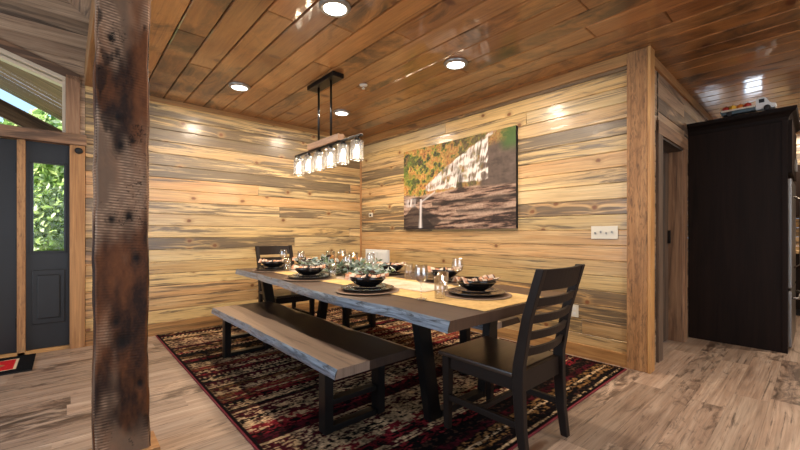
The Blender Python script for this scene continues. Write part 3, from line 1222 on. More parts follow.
# door mat
nx, ny = 90, 150
MX0, MX1, MY0, MY1 = 0.03, 0.60, -4.72, -3.83
gx = np.linspace(MX0, MX1, nx)[None, :].repeat(ny, 0)
gy = np.linspace(MY0, MY1, ny)[:, None].repeat(nx, 1)
bd = np.minimum(np.minimum(gx - MX0, MX1 - gx), np.minimum(gy - MY0, MY1 - gy))
Cm = np.zeros((ny, nx, 3))
Cm[:] = linf((186, 40, 44))
Cm[bd < 0.12] = linf((212, 190, 160))
Cm[bd < 0.105] = linf((22, 22, 24))
cx_, cyy = 0.315, -4.13
dm = np.abs(gx - cx_) / 0.13 + np.abs(gy - cyy) / 0.12
Cm[(dm < 1) & (bd > 0.12)] = linf((150, 112, 78))
Cm[(dm < 0.6) & (bd > 0.12)] = linf((70, 60, 54))
Cm *= (0.8 + 0.4 * fbm(gx * 90, gy * 90, 3, 2))[..., None]
me = grid_mesh('door_mat', gx, gy, 0.010 + 0.002 * fbm(gx * 80, gy * 80, 9, 2), Cm)
mat_o = link(me, 'door_mat', M['tinted'])
tag(mat_o, 'red door mat with a black border on the floor before the front door', 'mat')
g = GB()
g.box((MX0, MY0, 0.001), (MX1, MY1, 0.009), ch=0.002)
g.obj('mat_backing', M['rubber'], mat_o)

# ================================================================== TABLE + BENCHES
TZ = 0.77


def slab(name, x0, x1, yn, yf, ztop, thick, parent, seed, bevel_n=0.045, bevel_f=0.045, amp=0.022, seams=(0.33, 0.66), near_pts=None, tones=(0.9, 0.85, 0.95)):
    """live-edge slab: flat top in planks, bark-edge bevels on both long sides"""
    n = 90
    xs_ = np.linspace(x0, x1, n)
    en = yn + amp * (fbm(xs_ * 1.9, xs_ * 0, seed, 4) - 0.5) * 2
    ef = yf + amp * (fbm(xs_ * 1.9, xs_ * 0, seed + 9, 4) - 0.5) * 2
    if near_pts:
        en = np.interp(xs_, [p[0] for p in near_pts], [p[1] for p in near_pts]) + 0.010 * (fbm(xs_ * 4, xs_ * 0, seed, 3) - 0.5) * 2
    bn = bevel_n * (0.65 + 0.7 * fbm(xs_ * 3.1, xs_ * 0, seed + 3, 3))
    bf = bevel_f * (0.65 + 0.7 * fbm(xs_ * 3.1, xs_ * 0, seed + 4, 3))
    g = GB()
    cuts = [0.0] + list(seams) + [1.0]
    zt, zb = ztop, ztop - thick
    for j in range(len(cuts) - 1):
        c = (0.5, tones[j], 0.3, 1)
        ou = random.random() * 20
        for i in range(n - 1):
            a0, a1 = en[i] + bn[i], en[i + 1] + bn[i + 1]
            b0, b1 = ef[i] - bf[i], ef[i + 1] - bf[i + 1]
            y00, y01 = a0 + (b0 - a0) * cuts[j], a0 + (b0 - a0) * cuts[j + 1]
            y10, y11 = a1 + (b1 - a1) * cuts[j], a1 + (b1 - a1) * cuts[j + 1]
            P = [(xs_[i], y00, zt), (xs_[i + 1], y10, zt), (xs_[i + 1], y11, zt), (xs_[i], y01, zt)]
            g.poly(P, [(p[0] + ou, p[1] + ou) for p in P], c, 0)
        # ends
        for i, s in ((0, -1), (n - 1, 1)):
            a, b = en[i] + bn[i], ef[i] - bf[i]
            ya, yb = a + (b - a) * cuts[j], a + (b - a) * cuts[j + 1]
            la = en[i] if j == 0 else ya
            lb = ef[i] if j == len(cuts) - 2 else yb
            P = [(xs_[i], la, zb), (xs_[i], lb, zb), (xs_[i], yb, zt), (xs_[i], ya, zt)]
            if s < 0:
                P = P[::-1]
            g.poly(P, [(p[2] * 1.0 + ou, p[1] + ou) for p in P], c, 0)
    c = (0.5, 0.5, 0.3, 1)
    for i in range(n - 1):
        P = [(xs_[i], en[i], zb), (xs_[i], ef[i], zb), (xs_[i + 1], ef[i + 1], zb), (xs_[i + 1], en[i + 1], zb)]
        g.poly(P, [(p[0], p[1]) for p in P], c, 0)
    top = g.obj(name, M['table'], parent)
    # bark edges with depth profile
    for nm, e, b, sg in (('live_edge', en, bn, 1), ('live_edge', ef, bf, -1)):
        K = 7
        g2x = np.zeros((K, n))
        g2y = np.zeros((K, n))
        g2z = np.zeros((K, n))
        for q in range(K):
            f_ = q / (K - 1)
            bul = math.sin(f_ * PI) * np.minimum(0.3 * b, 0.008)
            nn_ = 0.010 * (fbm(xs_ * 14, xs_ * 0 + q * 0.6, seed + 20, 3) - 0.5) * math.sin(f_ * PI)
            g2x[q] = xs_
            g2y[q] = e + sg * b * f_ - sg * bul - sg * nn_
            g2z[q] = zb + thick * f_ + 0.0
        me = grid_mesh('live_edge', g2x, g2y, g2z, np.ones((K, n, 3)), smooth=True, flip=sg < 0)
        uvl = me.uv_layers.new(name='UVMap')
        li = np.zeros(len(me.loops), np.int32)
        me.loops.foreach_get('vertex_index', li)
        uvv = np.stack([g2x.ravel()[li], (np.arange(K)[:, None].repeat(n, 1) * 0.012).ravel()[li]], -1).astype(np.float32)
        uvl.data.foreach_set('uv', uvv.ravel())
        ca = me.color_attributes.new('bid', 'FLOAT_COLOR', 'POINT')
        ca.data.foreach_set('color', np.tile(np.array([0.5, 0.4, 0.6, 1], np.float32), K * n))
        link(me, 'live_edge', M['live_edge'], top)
    return top


def frame_leg(y0b, y0t, x, z1, w, dpt, parent, name='leg'):
    """one flat-bar leg from floor to z1; y centre runs from y0b at the floor to y0t"""
    g = GB()
    bm = bmesh.new()
    bmesh.ops.create_cube(bm, size=1)
    for v in bm.verts:
        t_ = v.co.z + 0.5
        v.co = Vector((x + v.co.x * dpt, (y0b + (y0t - y0b) * t_) + v.co.y * w, 0.016 + t_ * (z1 - 0.016)))
    bmesh.ops.bevel(bm, geom=bm.edges[:], offset=0.004, segments=2, affect='EDGES')
    g.add_bm(bm, axis=2)
    return g.obj(name, M['steel_black'], parent)


TCY = -1.755
tb = thing('dining_table', 'long dark live-edge wooden dining table on black steel legs', 'table', (0, 0, 0))
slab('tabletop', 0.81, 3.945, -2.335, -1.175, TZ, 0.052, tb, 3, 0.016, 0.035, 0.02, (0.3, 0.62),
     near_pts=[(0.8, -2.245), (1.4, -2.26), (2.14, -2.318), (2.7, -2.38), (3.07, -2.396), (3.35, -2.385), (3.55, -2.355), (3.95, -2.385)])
for xx in (3.43, 1.12):
    frame_leg(-1.93, -2.05, xx, TZ - 0.0525, 0.10, 0.06, tb)
    frame_leg(-1.40, -1.29, xx, TZ - 0.0525, 0.10, 0.06, tb)
    box('foot_bar', (xx - 0.03, -1.88, 0.016), (xx + 0.03, -1.45, 0.056), M['steel_black'], tb, axis=1)
    box('top_bar', (xx - 0.03, -2.0, TZ - 0.092), (xx + 0.03, -1.34, TZ - 0.0525), M['steel_black'], tb, axis=1)


def bench(label, x0, x1, yn, yf, seed, lc, bf_, name='bench'):
    b = thing(name, label, 'bench', (0, 0, 0), group=None)
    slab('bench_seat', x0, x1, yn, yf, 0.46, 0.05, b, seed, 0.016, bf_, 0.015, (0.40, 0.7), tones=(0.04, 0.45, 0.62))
    cy0 = lc
    for xx in (x1 - 0.25, x0 + 0.12):
        frame_leg(cy0 - 0.20, cy0 - 0.20, xx, 0.4095, 0.055, 0.075, b)
        frame_leg(cy0 + 0.18, cy0 + 0.18, xx, 0.4095, 0.055, 0.075, b)
        box('foot_bar', (xx - 0.03, cy0 - 0.17, 0.016), (xx + 0.03, cy0 + 0.143, 0.05), M['steel_black'], b, axis=1)
        box('cross_bar', (xx - 0.03, cy0 - 0.17, 0.17), (xx + 0.03, cy0 + 0.143, 0.20), M['steel_black'], b, axis=1)
    return b


bench('long live-edge wooden bench with black steel frame legs in front of the table', 1.24, 3.385, -2.605, -1.95, 5, -2.305, 0.12)
bench('live-edge wooden bench mostly hidden behind the far side of the table', 1.25, 3.35, -1.23, -0.77, 14, -1.0, 0.05)


# ================================================================== CHAIRS
def make_chair(label, loc, rz):
    """ladder-back chair, seat front towards local +x, origin at floor centre"""
    t = thing('dining_chair', label, 'chair', loc, rz, 'dark ladder-back chairs at the table ends')
    W, D, SZ = 0.47, 0.50, 0.463
    hw_, hd_ = W / 2, D / 2
    # seat with shallow dish
    n = 14
    g = GB()
    g.box((-hd_ + 0.03, -hw_ - 0.005, SZ - 0.024), (hd_ + 0.02, hw_ + 0.005, SZ), ch=0.006, axis=1)
    g.obj('seat', M['chair_seat'], t)
    g = GB()
    for s in (-1, 1):
        g.box((-hd_ + 0.04, s * (hw_ - 0.03) - 0.011, SZ - 0.095), (hd_ - 0.03, s * (hw_ - 0.03) + 0.011, SZ - 0.025), ch=0.002)
    g.box((hd_ - 0.05, -hw_ + 0.03, SZ - 0.095), (hd_ - 0.028, hw_ - 0.03, SZ - 0.025), ch=0.002)
    g.box((-hd_ - 0.0, -hw_ + 0.03, SZ - 0.105), (-hd_ + 0.024, hw_ - 0.03, SZ - 0.002), ch=0.002)
    g.obj('apron', M['chair'], t)
    for s in (-1, 1):
        # front leg, tapered
        bm = bmesh.new()
        bmesh.ops.create_cube(bm, size=1)
        for v in bm.verts:
            f_ = v.co.z + 0.5
            k_ = 0.036 + 0.014 * f_
            v.co = Vector((hd_ - 0.03 + v.co.x * k_, s * (hw_ - 0.025) + v.co.y * k_, 0.016 + f_ * (SZ - 0.041)))
        bmesh.ops.bevel(bm, geom=bm.edges[:], offset=0.003, segments=2, affect='EDGES')
        g = GB()
        g.add_bm(bm, axis=2)
        g.obj('leg', M['chair'], t)
        # rear leg + back post: swept, leaning back above the seat
        pts = [(-hd_ - 0.030, 0.016, 0.040), (-hd_ - 0.008, 0.18, 0.048), (-hd_ + 0.005, 0.38, 0.058), (-hd_ + 0.004, 0.50, 0.058),
               (-hd_ - 0.040, 0.74, 0.048), (-hd_ - 0.112, 0.985, 0.042)]
        bm = bmesh.new()
        rings = []
        for (px, pz, w_) in pts:
            tw = 0.036
            rings.append([bm.verts.new((px + sx * w_ / 2, s * (hw_ - 0.022) + sy * tw / 2, pz)) for sx, sy in ((-1, -1), (1, -1), (1, 1), (-1, 1))])
        for a, b in zip(rings[:-1], rings[1:]):
            for q in range(4):
                bm.faces.new((a[q], a[(q + 1) % 4], b[(q + 1) % 4], b[q]))
        bm.faces.new(rings[0][::-1])
        bm.faces.new(rings[-1])
        bmesh.ops.recalc_face_normals(bm, faces=bm.faces[:])
        bmesh.ops.bevel(bm, geom=bm.edges[:], offset=0.003, segments=1, affect='EDGES')
        g = GB()
        g.add_bm(bm, axis=2)
        g.obj('back_post', M['chair'], t)

    def slat(nm, z0, z1, thick=0.018):
        bm = bmesh.new()
        K = 12
        L = hw_ - 0.034
        prev = None

        def xb(zz):
            return -hd_ + 0.004 - (zz - 0.50) * (0.119 / 0.485) * (1.0 if zz > 0.5 else 0)
        for q in range(K + 1):
            f_ = q / K
            y = -L + 2 * L * f_
            bow = -0.030 * math.sin(f_ * PI)
            r = [bm.verts.new((xb(zz) + bow + dx, y, zz)) for zz, dx in ((z0, -thick / 2), (z0, thick / 2), (z1, thick / 2), (z1, -thick / 2))]
            if prev:
                for w_ in range(4):
                    bm.faces.new((prev[w_], prev[(w_ + 1) % 4], r[(w_ + 1) % 4], r[w_]))
            else:
                bm.faces.new(r[::-1])
            prev = r
        bm.faces.new(prev)
        bmesh.ops.recalc_face_normals(bm, faces=bm.faces[:])
        g = GB()
        g.add_bm(bm, axis=1)
        g.obj(nm, M['chair'], t)
    slat('top_rail', 0.878, 0.982, 0.022)
    for z0 in (0.80, 0.715, 0.63, 0.545):
        slat('slat', z0, z0 + 0.042)
    for s in (-1, 1):
        beam('stretcher', (-hd_ - 0.004, s * (hw_ - 0.024), 0.20), (hd_ - 0.035, s * (hw_ - 0.024), 0.20), 0.024, 0.034, M['chair'], t)
    beam('stretcher', (0.0, -hw_ + 0.03, 0.20), (0.0, hw_ - 0.03, 0.20), 0.024, 0.028, M['chair'], t)
    return t


near_chair = make_chair('dark ladder-back wooden chair at the near right end of the table', (3.785, -1.735, 0.0), PI)
far_chair = copy_tree(near_chair)
far_chair.location = (0.835, -1.675, 0.0)
far_chair.scale = (1, 1, 1.02)
far_chair.rotation_euler = (0, 0, 0)
far_chair['label'] = 'dark ladder-back wooden chair at the far left end of the table'

# white chair behind the table in the corner
wc = thing('white_chair', 'white panel-backed chair in the corner, behind the greenery on the table', 'chair', (0.86, -0.42, 0))
g = GB()
g.box((-0.25, -0.02, 0.60), (0.25, 0.02, 0.93), ch=0.006)
for k_ in range(5):
    g.box((-0.235 + k_ * 0.095, -0.028, 0.62), (-0.150 + k_ * 0.095, -0.02, 0.90), ch=0.003)
for s in (-1, 1):
    g.box((s * 0.23 - 0.018, -0.016, 0.46), (s * 0.23 + 0.018, 0.016, 0.61), ch=0.003)
g.obj('backrest', M['white_paint'], wc)
g = GB()
g.box((-0.25, -0.26, 0.42), (0.25, 0.16, 0.46), ch=0.006)
g.obj('seat', M['chair'], wc)
for sx in (-1, 1):
    for sy in (-0.23, 0.13):
        box('leg', (sx * 0.22 - 0.018, sy - 0.018, 0.016), (sx * 0.22 + 0.018, sy + 0.018, 0.42), M['chair'], wc)
wc.children[0].location = (0, 0.08, 0)

# ================================================================== TABLE SETTINGS
def solid_cloth(name, X, Y, Z, C, mat, thick=0.0015, parent=None, loc=None):
    me = grid_mesh(name, X, Y, Z, C)
    o = link(me, name, mat, parent, loc)
    m = o.modifiers.new('thickness', 'SOLIDIFY')
    m.thickness = thick
    m.offset = 1
    return o


# burlap runner along the table, hanging over both ends
def runner(name, label, x0, x1, yc, w, ang, col0, col1, drop, z, fringe=True, seed=3):
    L = x1 - x0
    n, mm_ = 260, 60
    s = np.linspace(0, 1, n)[None, :].repeat(mm_, 0)
    v = np.linspace(-0.5, 0.5, mm_)[:, None].repeat(n, 1)
    xx = x0 + L * s
    wob = 0.012 * (fbm(xx * 3, v * 0 + (v > 0) * 5, seed, 3) - 0.5) * 2 * np.abs(v) * 2
    yy_ = yc + v * w + wob + np.tan(ang) * (xx - (x0 + x1) / 2)
    if fringe:
        fr2 = 0.012 * vnoise(v * 90, v * 0, seed + 4)
        xx = xx + np.where(s > 0.99, fr2, 0) - np.where(s < 0.01, fr2, 0)
    zz_ = z + 0.0015 * fbm(xx * 8, yy_ * 8, seed + 2, 2)
    weave = 0.75 + 0.5 * fbm(xx * 160, yy_ * 160, seed + 7, 2)
    C = (col0 + (col1 - col0) * fbm(xx * 9, yy_ * 9, seed + 8, 3)[..., None]) * weave[..., None]
    o = solid_cloth(name, xx, yy_, zz_, np.clip(C, 0, 1), M['cloth'])
    return tag(o, label, 'table runner')


runner('table_runner', 'yellow burlap runner with frayed ends laid along the dining table', 0.95, 3.925, -1.79, 0.60, 0.0,
       linf((186, 150, 94)), linf((222, 190, 132)), 0, TZ + 0.0018)
runner('lace_runner', 'cream lace runner laid over the yellow burlap down the table middle', 1.4, 3.32, -1.76, 0.32, 0.02,
       linf((176, 148, 118)), linf((226, 214, 194)), 0, TZ + 0.0052, fringe=False, seed=13)

# prototypes
zp = [(0.0, 0.0), (0.195, 0.0), (0.2, 0.004), (0.195, 0.008), (0.0, 0.007)]


def placemat_mesh():
    seg, K = 96, 34
    a = np.linspace(0, 2 * PI, seg + 1)[None, :].repeat(K, 0)
    r = np.linspace(0.002, 0.212, K)[:, None].repeat(seg + 1, 1)
    zz_ = 0.004 + 0.0015 * np.sin(r * 2 * PI / 0.012)
    rr = r.copy()
    scal = 0.5 + 0.5 * np.sin(a * 48)
    rr = rr + np.where(r > 0.204, 0.004 * scal, 0)
    C = np.zeros((K, seg + 1, 3))
    C[:] = linf((112, 88, 72))
    C = C * (0.6 + 0.8 * fbm(a * 12, r * 160, 3, 2))[..., None]
    edge_ = r > 0.197
    C[edge_] = (linf((58, 44, 38)) * (1 - scal[..., None]) + linf((172, 152, 132)) * scal[..., None])[edge_]
    me = grid_mesh('placemat', rr * np.cos(a), rr * np.sin(a), zz_, C, flip=True)
    return me


def scl(me, sx, sz):
    for v in me.vertices:
        v.co.x *= sx
        v.co.y *= sx
        v.co.z *= sz
    return me


plate_me = lathe_mesh('dinner_plate', [(0, 0.0), (0.09, 0.0), (0.10, 0.004), (0.138, 0.014), (0.141, 0.017), (0.137, 0.018), (0.10, 0.008), (0, 0.007)], 48)
charger_me = lathe_mesh('charger', [(0, 0), (0.12, 0), (0.13, 0.003), (0.172, 0.012), (0.176, 0.0155), (0.171, 0.016), (0.128, 0.008), (0, 0.007)], 48)
small_me = lathe_mesh('salad_plate', [(0, 0), (0.07, 0), (0.08, 0.003), (0.108, 0.012), (0.11, 0.015), (0.106, 0.015), (0.078, 0.007), (0, 0.006)], 48)
bowl_me = lathe_mesh('bowl', [(0, 0), (0.045, 0), (0.05, 0.004), (0.075, 0.018), (0.098, 0.042), (0.102, 0.058), (0.098, 0.060), (0.092, 0.046), (0.068, 0.022), (0.03, 0.012), (0, 0.011)], 48)
mat_me = placemat_mesh()
wine_me = lathe_mesh('wine_glass', [(0, 0.0), (0.034, 0.0), (0.036, 0.002), (0.012, 0.006), (0.004, 0.012), (0.0035, 0.085), (0.010, 0.094), (0.030, 0.108),
                                    (0.040, 0.130), (0.0415, 0.150), (0.037, 0.180), (0.033, 0.198), (0.0318, 0.198), (0.0355, 0.178), (0.0398, 0.150), (0.0384, 0.131),
                                    (0.0285, 0.110), (0.0, 0.098)], 32)
tumbler_me = lathe_mesh('tumbler', [(0, 0), (0.030, 0), (0.032, 0.002), (0.036, 0.125), (0.0345, 0.125), (0.0305, 0.010), (0, 0.009)], 32)


def napkin_mesh(seed):
    n, m_ = 50, 26
    s = np.linspace(-1, 1, n)[None, :].repeat(m_, 0)
    v = np.linspace(-1, 1, m_)[:, None].repeat(n, 1)
    half = 0.012 + 0.052 * np.abs(s) ** 0.8
    X_ = s * 0.112
    Y_ = v * half + 0.012 * np.sin(s * 3 + seed)
    Zc = 0.052 + 0.018 * np.abs(s) ** 1.2 + 0.016 * np.exp(-(s / 0.2) ** 2)
    Z_ = Zc + 0.009 * np.sin(v * 7 + s * 2 + seed) * (0.4 + np.abs(s)) - 0.010 * v ** 2 + 0.008 * (fbm(X_ * 40, Y_ * 40, seed, 2) - 0.5)
    C = np.zeros((m_, n, 3))
    C[:] = linf((220, 200, 178))
    terr = linf((196, 138, 102))
    drk = linf((66, 48, 44))
    st = np.sin(s * 13 + seed) > 0.1
    C[st] = terr
    C[np.abs(np.sin(v * 5.0 + seed)) < 0.22] = linf((214, 176, 150))
    C[np.sin(s * 26 + 2 + seed) > 0.93] = drk
    me = grid_mesh('napkin', X_, Y_, Z_, C)
    return me


scl(bowl_me, 1.22, 1.15)
scl(plate_me, 0.97, 1.0)
nap_me = [scl(napkin_mesh(i), 1.2, 1.08) for i in range(3)]
ring_me = lathe_mesh('napkin_ring', [(0.016 + 0.004 * math.cos(a), 0.008 * math.sin(a)) for a in np.linspace(0, 2 * PI, 9)[:-1]], 24, closed=True)

SET = [
    (3.60, -1.72, 'at the near right table end', '', 0.5),
    (3.01, -2.115, 'on the bench side, foremost', '', -0.1),
    (2.14, -2.08, 'on the bench side, middle', '', 0.2),
    (1.24, -2.01, 'on the bench side, farthest left', '', -0.2),
    (1.12, -1.58, 'at the far left table end', '', 0.1),
    (1.62, -1.36, 'on the wall side, farthest left', '', 0.3),
    (2.36, -1.36, 'on the wall side, middle', '', -0.3),
    (3.02, -1.36, 'on the wall side, foremost', '', 0.0),
]
zt0 = TZ + 0.0075
for i, (sx, sy, where, extra, rz) in enumerate(SET):
    w_ = (where + ' ' + extra).strip()
    far = sy > -1.5
    if i == 4:
        pass

    def put(me, name, mat, dz, lab, cat, grp, rr=0.0):
        o = link(me, name, None, loc=(sx, sy, zt0 + dz)) if False else bpy.data.objects.new(name, me)
        if not me.materials:
            me.materials.append(mat)
        if o.name not in COL.objects:
            COL.objects.link(o)
        o.location = (sx, sy, zt0 + dz)
        o.rotation_euler = (0, 0, rr)
        return tag(o, lab, cat, grp)
    put(mat_me, 'placemat', M['cloth'], -0.0015, 'round brown woven placemat ' + w_, 'placemat', 'round woven placemats on the table')
    put(charger_me, 'charger_plate', M['plate'], 0.0058, 'wide dark charger plate ' + w_, 'plate', 'dark charger plates')
    put(plate_me, 'dinner_plate', M['plate'], 0.0165, 'dark dinner plate under the bowl ' + w_, 'plate', 'dark dinner plates')
    put(bowl_me, 'bowl', M['black_ceramic'], 0.0260, 'black bowl ' + w_, 'bowl', 'black bowls on the plates')
    nm = nap_me[i % 3]
    o = put(nm, 'napkin', M['cloth'], 0.0275, 'terracotta and white napkin in the bowl ' + w_, 'napkin', 'napkins in the bowls', rz + 0.8)
    rg = bpy.data.objects.new('napkin_ring', ring_me)
    if not ring_me.materials:
        ring_me.materials.append(M['rubber'])
    COL.objects.link(rg)
    rg.parent = o
    rg.location = (0, 0, 0.062)
    rg.rotation_euler = (0, PI / 2, 0)

GL = [
    ('w', 3.50, -2.10, 'wine glass in front on the bench side, left of the foremost tumbler'),
    ('t', 3.545, -1.99, 'clear tumbler at the very front of the table, beside a wine glass'),
    ('t', 3.38, -1.78, 'clear tumbler left of the place setting at the near table end'),
    ('w', 3.27, -1.50, 'wine glass behind the place setting at the near table end'),
    ('w', 2.36, -1.84, 'wine glass in front of the garland, left of the nearest bench-side bowl'),
    ('t', 2.30, -1.95, 'clear tumbler in front of the garland beside a wine glass'),
    ('w', 1.50, -1.83, 'wine glass at the left end of the garland'),
    ('t', 1.44, -1.95, 'clear tumbler at the left end of the garland, right of the far left bowl'),
    ('w', 1.02, -1.80, 'wine glass before the far chair, at the left'),
    ('t', 1.12, -1.82, 'clear tumbler before the far chair, just right of a wine glass'),
    ('w', 2.30, -1.55, 'wine glass on the wall side at the right end of the garland'),
    ('t', 2.75, -1.50, 'clear tumbler on the wall side beyond the lace runner'),
    ('w', 1.36, -1.24, 'wine glass on the wall side near the room corner'),
]
for kd, gx_, gy_, lab in GL:
    me = wine_me if kd == 'w' else tumbler_me
    if not me.materials:
        me.materials.append(M['glass'])
    o = bpy.data.objects.new('wine_glass' if kd == 'w' else 'tumbler', me)
    COL.objects.link(o)
    o.location = (gx_, gy_, zt0 + 0.0005)
    tag(o, lab, 'wine glass' if kd == 'w' else 'glass', 'wine glasses on the table' if kd == 'w' else 'clear tumblers on the table')

# hurricane candle holders standing in the garland
cyl_me = lathe_mesh('glass_vase', [(0, 0), (0.042, 0), (0.044, 0.002), (0.044, 0.20), (0.042, 0.20), (0.042, 0.008), (0, 0.008)], 32)
wax_me = lathe_mesh('candle', [(0, 0.009), (0.0405, 0.009), (0.0405, 0.150), (0.036, 0.158), (0, 0.156)], 24)
for q, (cx_, cy2, lab) in enumerate(((1.72, -1.62, 'leftmost of the glass candle holders in the garland'), (1.90, -1.60, 'middle glass candle holder in the garland'),
                                     (2.12, -1.62, 'rightmost of the glass candle holders in the garland'))):
    t_ = thing('candle_holder', lab, 'candle holder', (cx_, cy2, zt0 + 0.0005), 0, 'glass candle holders on the table')
    for me, nm, mt in ((cyl_me, 'glass_cylinder', M['glass']), (wax_me, 'candle', M['amber'])):
        if not me.materials:
            me.materials.append(mt)
        o = bpy.data.objects.new(nm, me)
        COL.objects.link(o)
        o.parent = t_

# eucalyptus garland
gar = thing('eucalyptus_garland', 'grey-green eucalyptus garland lying along the middle of the table', 'garland', (2.12, -1.72, zt0))
rr = random.Random(9)
vs, fs, cs = [], [], []
stems = []
for i in range(120):
    bx0, by0 = rr.uniform(-0.62, 0.50), rr.gauss(0, 0.045)
    ang = rr.uniform(0, 2 * PI)
    ln = rr.uniform(0.10, 0.22)
    lift = rr.uniform(0.2, 0.9)
    pts = []
    for q in range(6):
        f_ = q / 5
        pts.append(Vector((bx0 + math.cos(ang) * ln * f_, by0 + math.sin(ang) * ln * f_ * 0.75, 0.015 + lift * ln * f_ - 0.05 * lift * f_ * f_)))
    stems.append(pts)
    for q in range(1, 6):
        for sd_ in (-1, 1, 0):
            p = pts[q]
            d = Vector((rr.gauss(0, 1), rr.gauss(0, 1), rr.uniform(-0.1, 0.9))).normalized()
            e = d.cross(Vector((rr.gauss(0, 1), rr.gauss(0, 1), rr.gauss(0, 1)))).normalized()
            s = rr.uniform(0.020, 0.038)
            w_ = s * rr.uniform(0.28, 0.6)
            nrm = d.cross(e)
            b = len(vs)
            vs += [p, p + d * s * 0.5 + e * w_ * 0.8, p + d * s * 1.2 + e * w_ * 0.7, p + d * s * 1.8, p + d * s * 1.2 - e * w_ * 0.7, p + d * s * 0.5 - e * w_ * 0.8, p + d * s + nrm * 0.004]
            fs += [(b + k, b + (k + 1) % 6, b + 6) for k in range(6)]
            c = linf(rr.choice([(172, 190, 180), (150, 170, 158), (204, 214, 206), (104, 122, 102), (226, 228, 222), (126, 142, 104), (80, 64, 58)])) * rr.uniform(0.8, 1.15)
            cs += [(*c, 1)] * 7
vs = [Vector((v.x, v.y, max(v.z, 0.003))) for v in vs]
me = bpy.data.meshes.new('leaves')
me.from_pydata(vs, [], fs)
ca = me.color_attributes.new('tint', 'FLOAT_COLOR', 'POINT')
ca.data.foreach_set('color', np.array(cs, np.float32).ravel())
o = link(me, 'leaves', M['cloth'], gar)
o['kind'] = 'stuff'
o = link(join_meshes('stems', [(tube_mesh('s', p, 0.0022, 5), Matrix.Identity(4)) for p in stems]), 'stems', M['bark'], gar)
o['kind'] = 'stuff'

# ================================================================== WALL ITEMS
# waterfall canvas
PX0, PX1, PZ0, PZ1 = 1.093, 2.864, 1.212, 2.308
nx, ny = 440, 272
U_ = np.linspace(0, 1, nx)[None, :].repeat(ny, 0)
V_ = np.linspace(0, 1, ny)[:, None].repeat(nx, 1)      # 0 = top
n1 = fbm(U_ * 26, V_ * 17, 1, 5)
n2 = fbm(U_ * 90, V_ * 60, 2, 3)
n3 = fbm(U_ * 36, V_ * 24, 3, 4)
G = [linf(c) for c in ((78, 92, 42), (150, 148, 62), (188, 124, 66), (112, 88, 56), (48, 48, 38), (184, 156, 84))]
C = np.zeros((ny, nx, 3))
tone = fbm(U_ * 9, V_ * 6, 5, 3)
C[:] = G[3]
q_ = n1
for c_, w_, col in ((0.34, 0.06, 4), (0.43, 0.04, 0), (0.50, 0.035, 1), (0.56, 0.03, 2), (0.62, 0.03, 5), (0.70, 0.05, 2)):
    wgt = np.exp(-((q_ - c_) / w_) ** 2)
    C = C + (G[col] - C) * np.clip(wgt, 0, 1)[..., None]
gm = sm(0.22, 0.0, U_) * 0.7 * sm(0.4, 0.55, tone)
C = C + (linf((96, 112, 46)) - C) * gm[..., None]
rt = sm(0.3, 0.7, U_)
C = C + (linf((110, 94, 64)) - C) * (rt * 0.55)[..., None]
C = C * (0.45 + 1.1 * n2 * (0.5 + n3))[..., None]
# rock masses lower part
rock_top = 0.565 - 0.05 * sm(0.5, 0.9, U_) + 0.02 * np.sin(U_ * 9) + 0.03 * (fbm(U_ * 10, U_ * 0, 7, 3) - 0.5)
strat = fbm(U_ * 7, V_ * 40 + 3.0 * U_, 8, 5)
rock = linf((112, 84, 70)) + (linf((172, 144, 124)) - linf((112, 84, 70))) * sm(0.35, 0.7, strat)[..., None]
rock = rock + (linf((34, 24, 22)) - rock) * sm(0.42, 0.36, strat)[..., None] * 0.85
rock = rock * (0.65 + 0.7 * n2)[..., None]
m = sm(-0.01, 0.015, V_ - rock_top)
C = C + (rock - C) * m[..., None]
strat0 = fbm(U_ * 16 + V_ * 4, V_ * 30, 28, 4)
# dark cliff on the right
cl = sm(0.0, 0.05, (U_ - (0.74 - 0.10 * (V_ - 0.2)))) * sm(0.58, 0.54, V_) * sm(0.03, 0.12, V_ - (0.30 - 0.28 * U_) + 0.03 * n3)
dc = linf((84, 70, 62)) * (0.25 + 1.5 * (0.5 * n3 + 0.5 * strat0)[..., None])
C = C + (dc - C) * cl[..., None]
gcl = sm(0.86, 0.95, U_) * sm(0.26, 0.14, V_)
C = C + (linf((60, 92, 40)) - C) * (gcl * 0.8)[..., None]
# falls: a stepped wedge, broad at the left and reaching up to the right
topl = 0.47 - 0.53 * np.clip((U_ - 0.25) / 0.66, 0, 1) ** 0.85 + 0.025 * (fbm(U_ * 26, U_ * 0, 9, 3) - 0.5)
botl = np.where(U_ < 0.54, 0.545, np.where(U_ < 0.80, 0.49, topl + 0.05)) + 0.04 * (fbm(U_ * 18, U_ * 0, 10, 3) - 0.5)
inf_ = sm(0, 0.015, V_ - topl) * sm(0, 0.02, botl - V_) * (U_ > 0.24) * (U_ < 0.97)
strk = fbm(U_ * 110 + 14 * V_, V_ * 9, 11, 3)
stepd = np.abs(np.mod(V_ * 9 + U_ * 5 + 0.9 * n1, 1) - 0.5) * 2
wat = linf((128, 112, 100)) + (linf((226, 216, 208)) - linf((128, 112, 100))) * sm(0.30, 0.62, strk * 0.7 + 0.28 * stepd)[..., None]
hole = sm(0.50, 0.64, fbm(U_ * 13, V_ * 9, 19, 3)) * sm(0.45, 0.6, U_)
mfall = inf_ * (0.30 + 0.70 * sm(0.34, 0.50, strk + 0.12 * stepd)) * (1 - 0.85 * hole)
C = C + (wat - C) * mfall[..., None]
split = np.exp(-((U_ - 0.575) / 0.022) ** 2) * sm(0.34, 0.42, V_) * sm(0.58, 0.54, V_)
C = C + (linf((52, 42, 38)) - C) * (split * 0.85)[..., None]
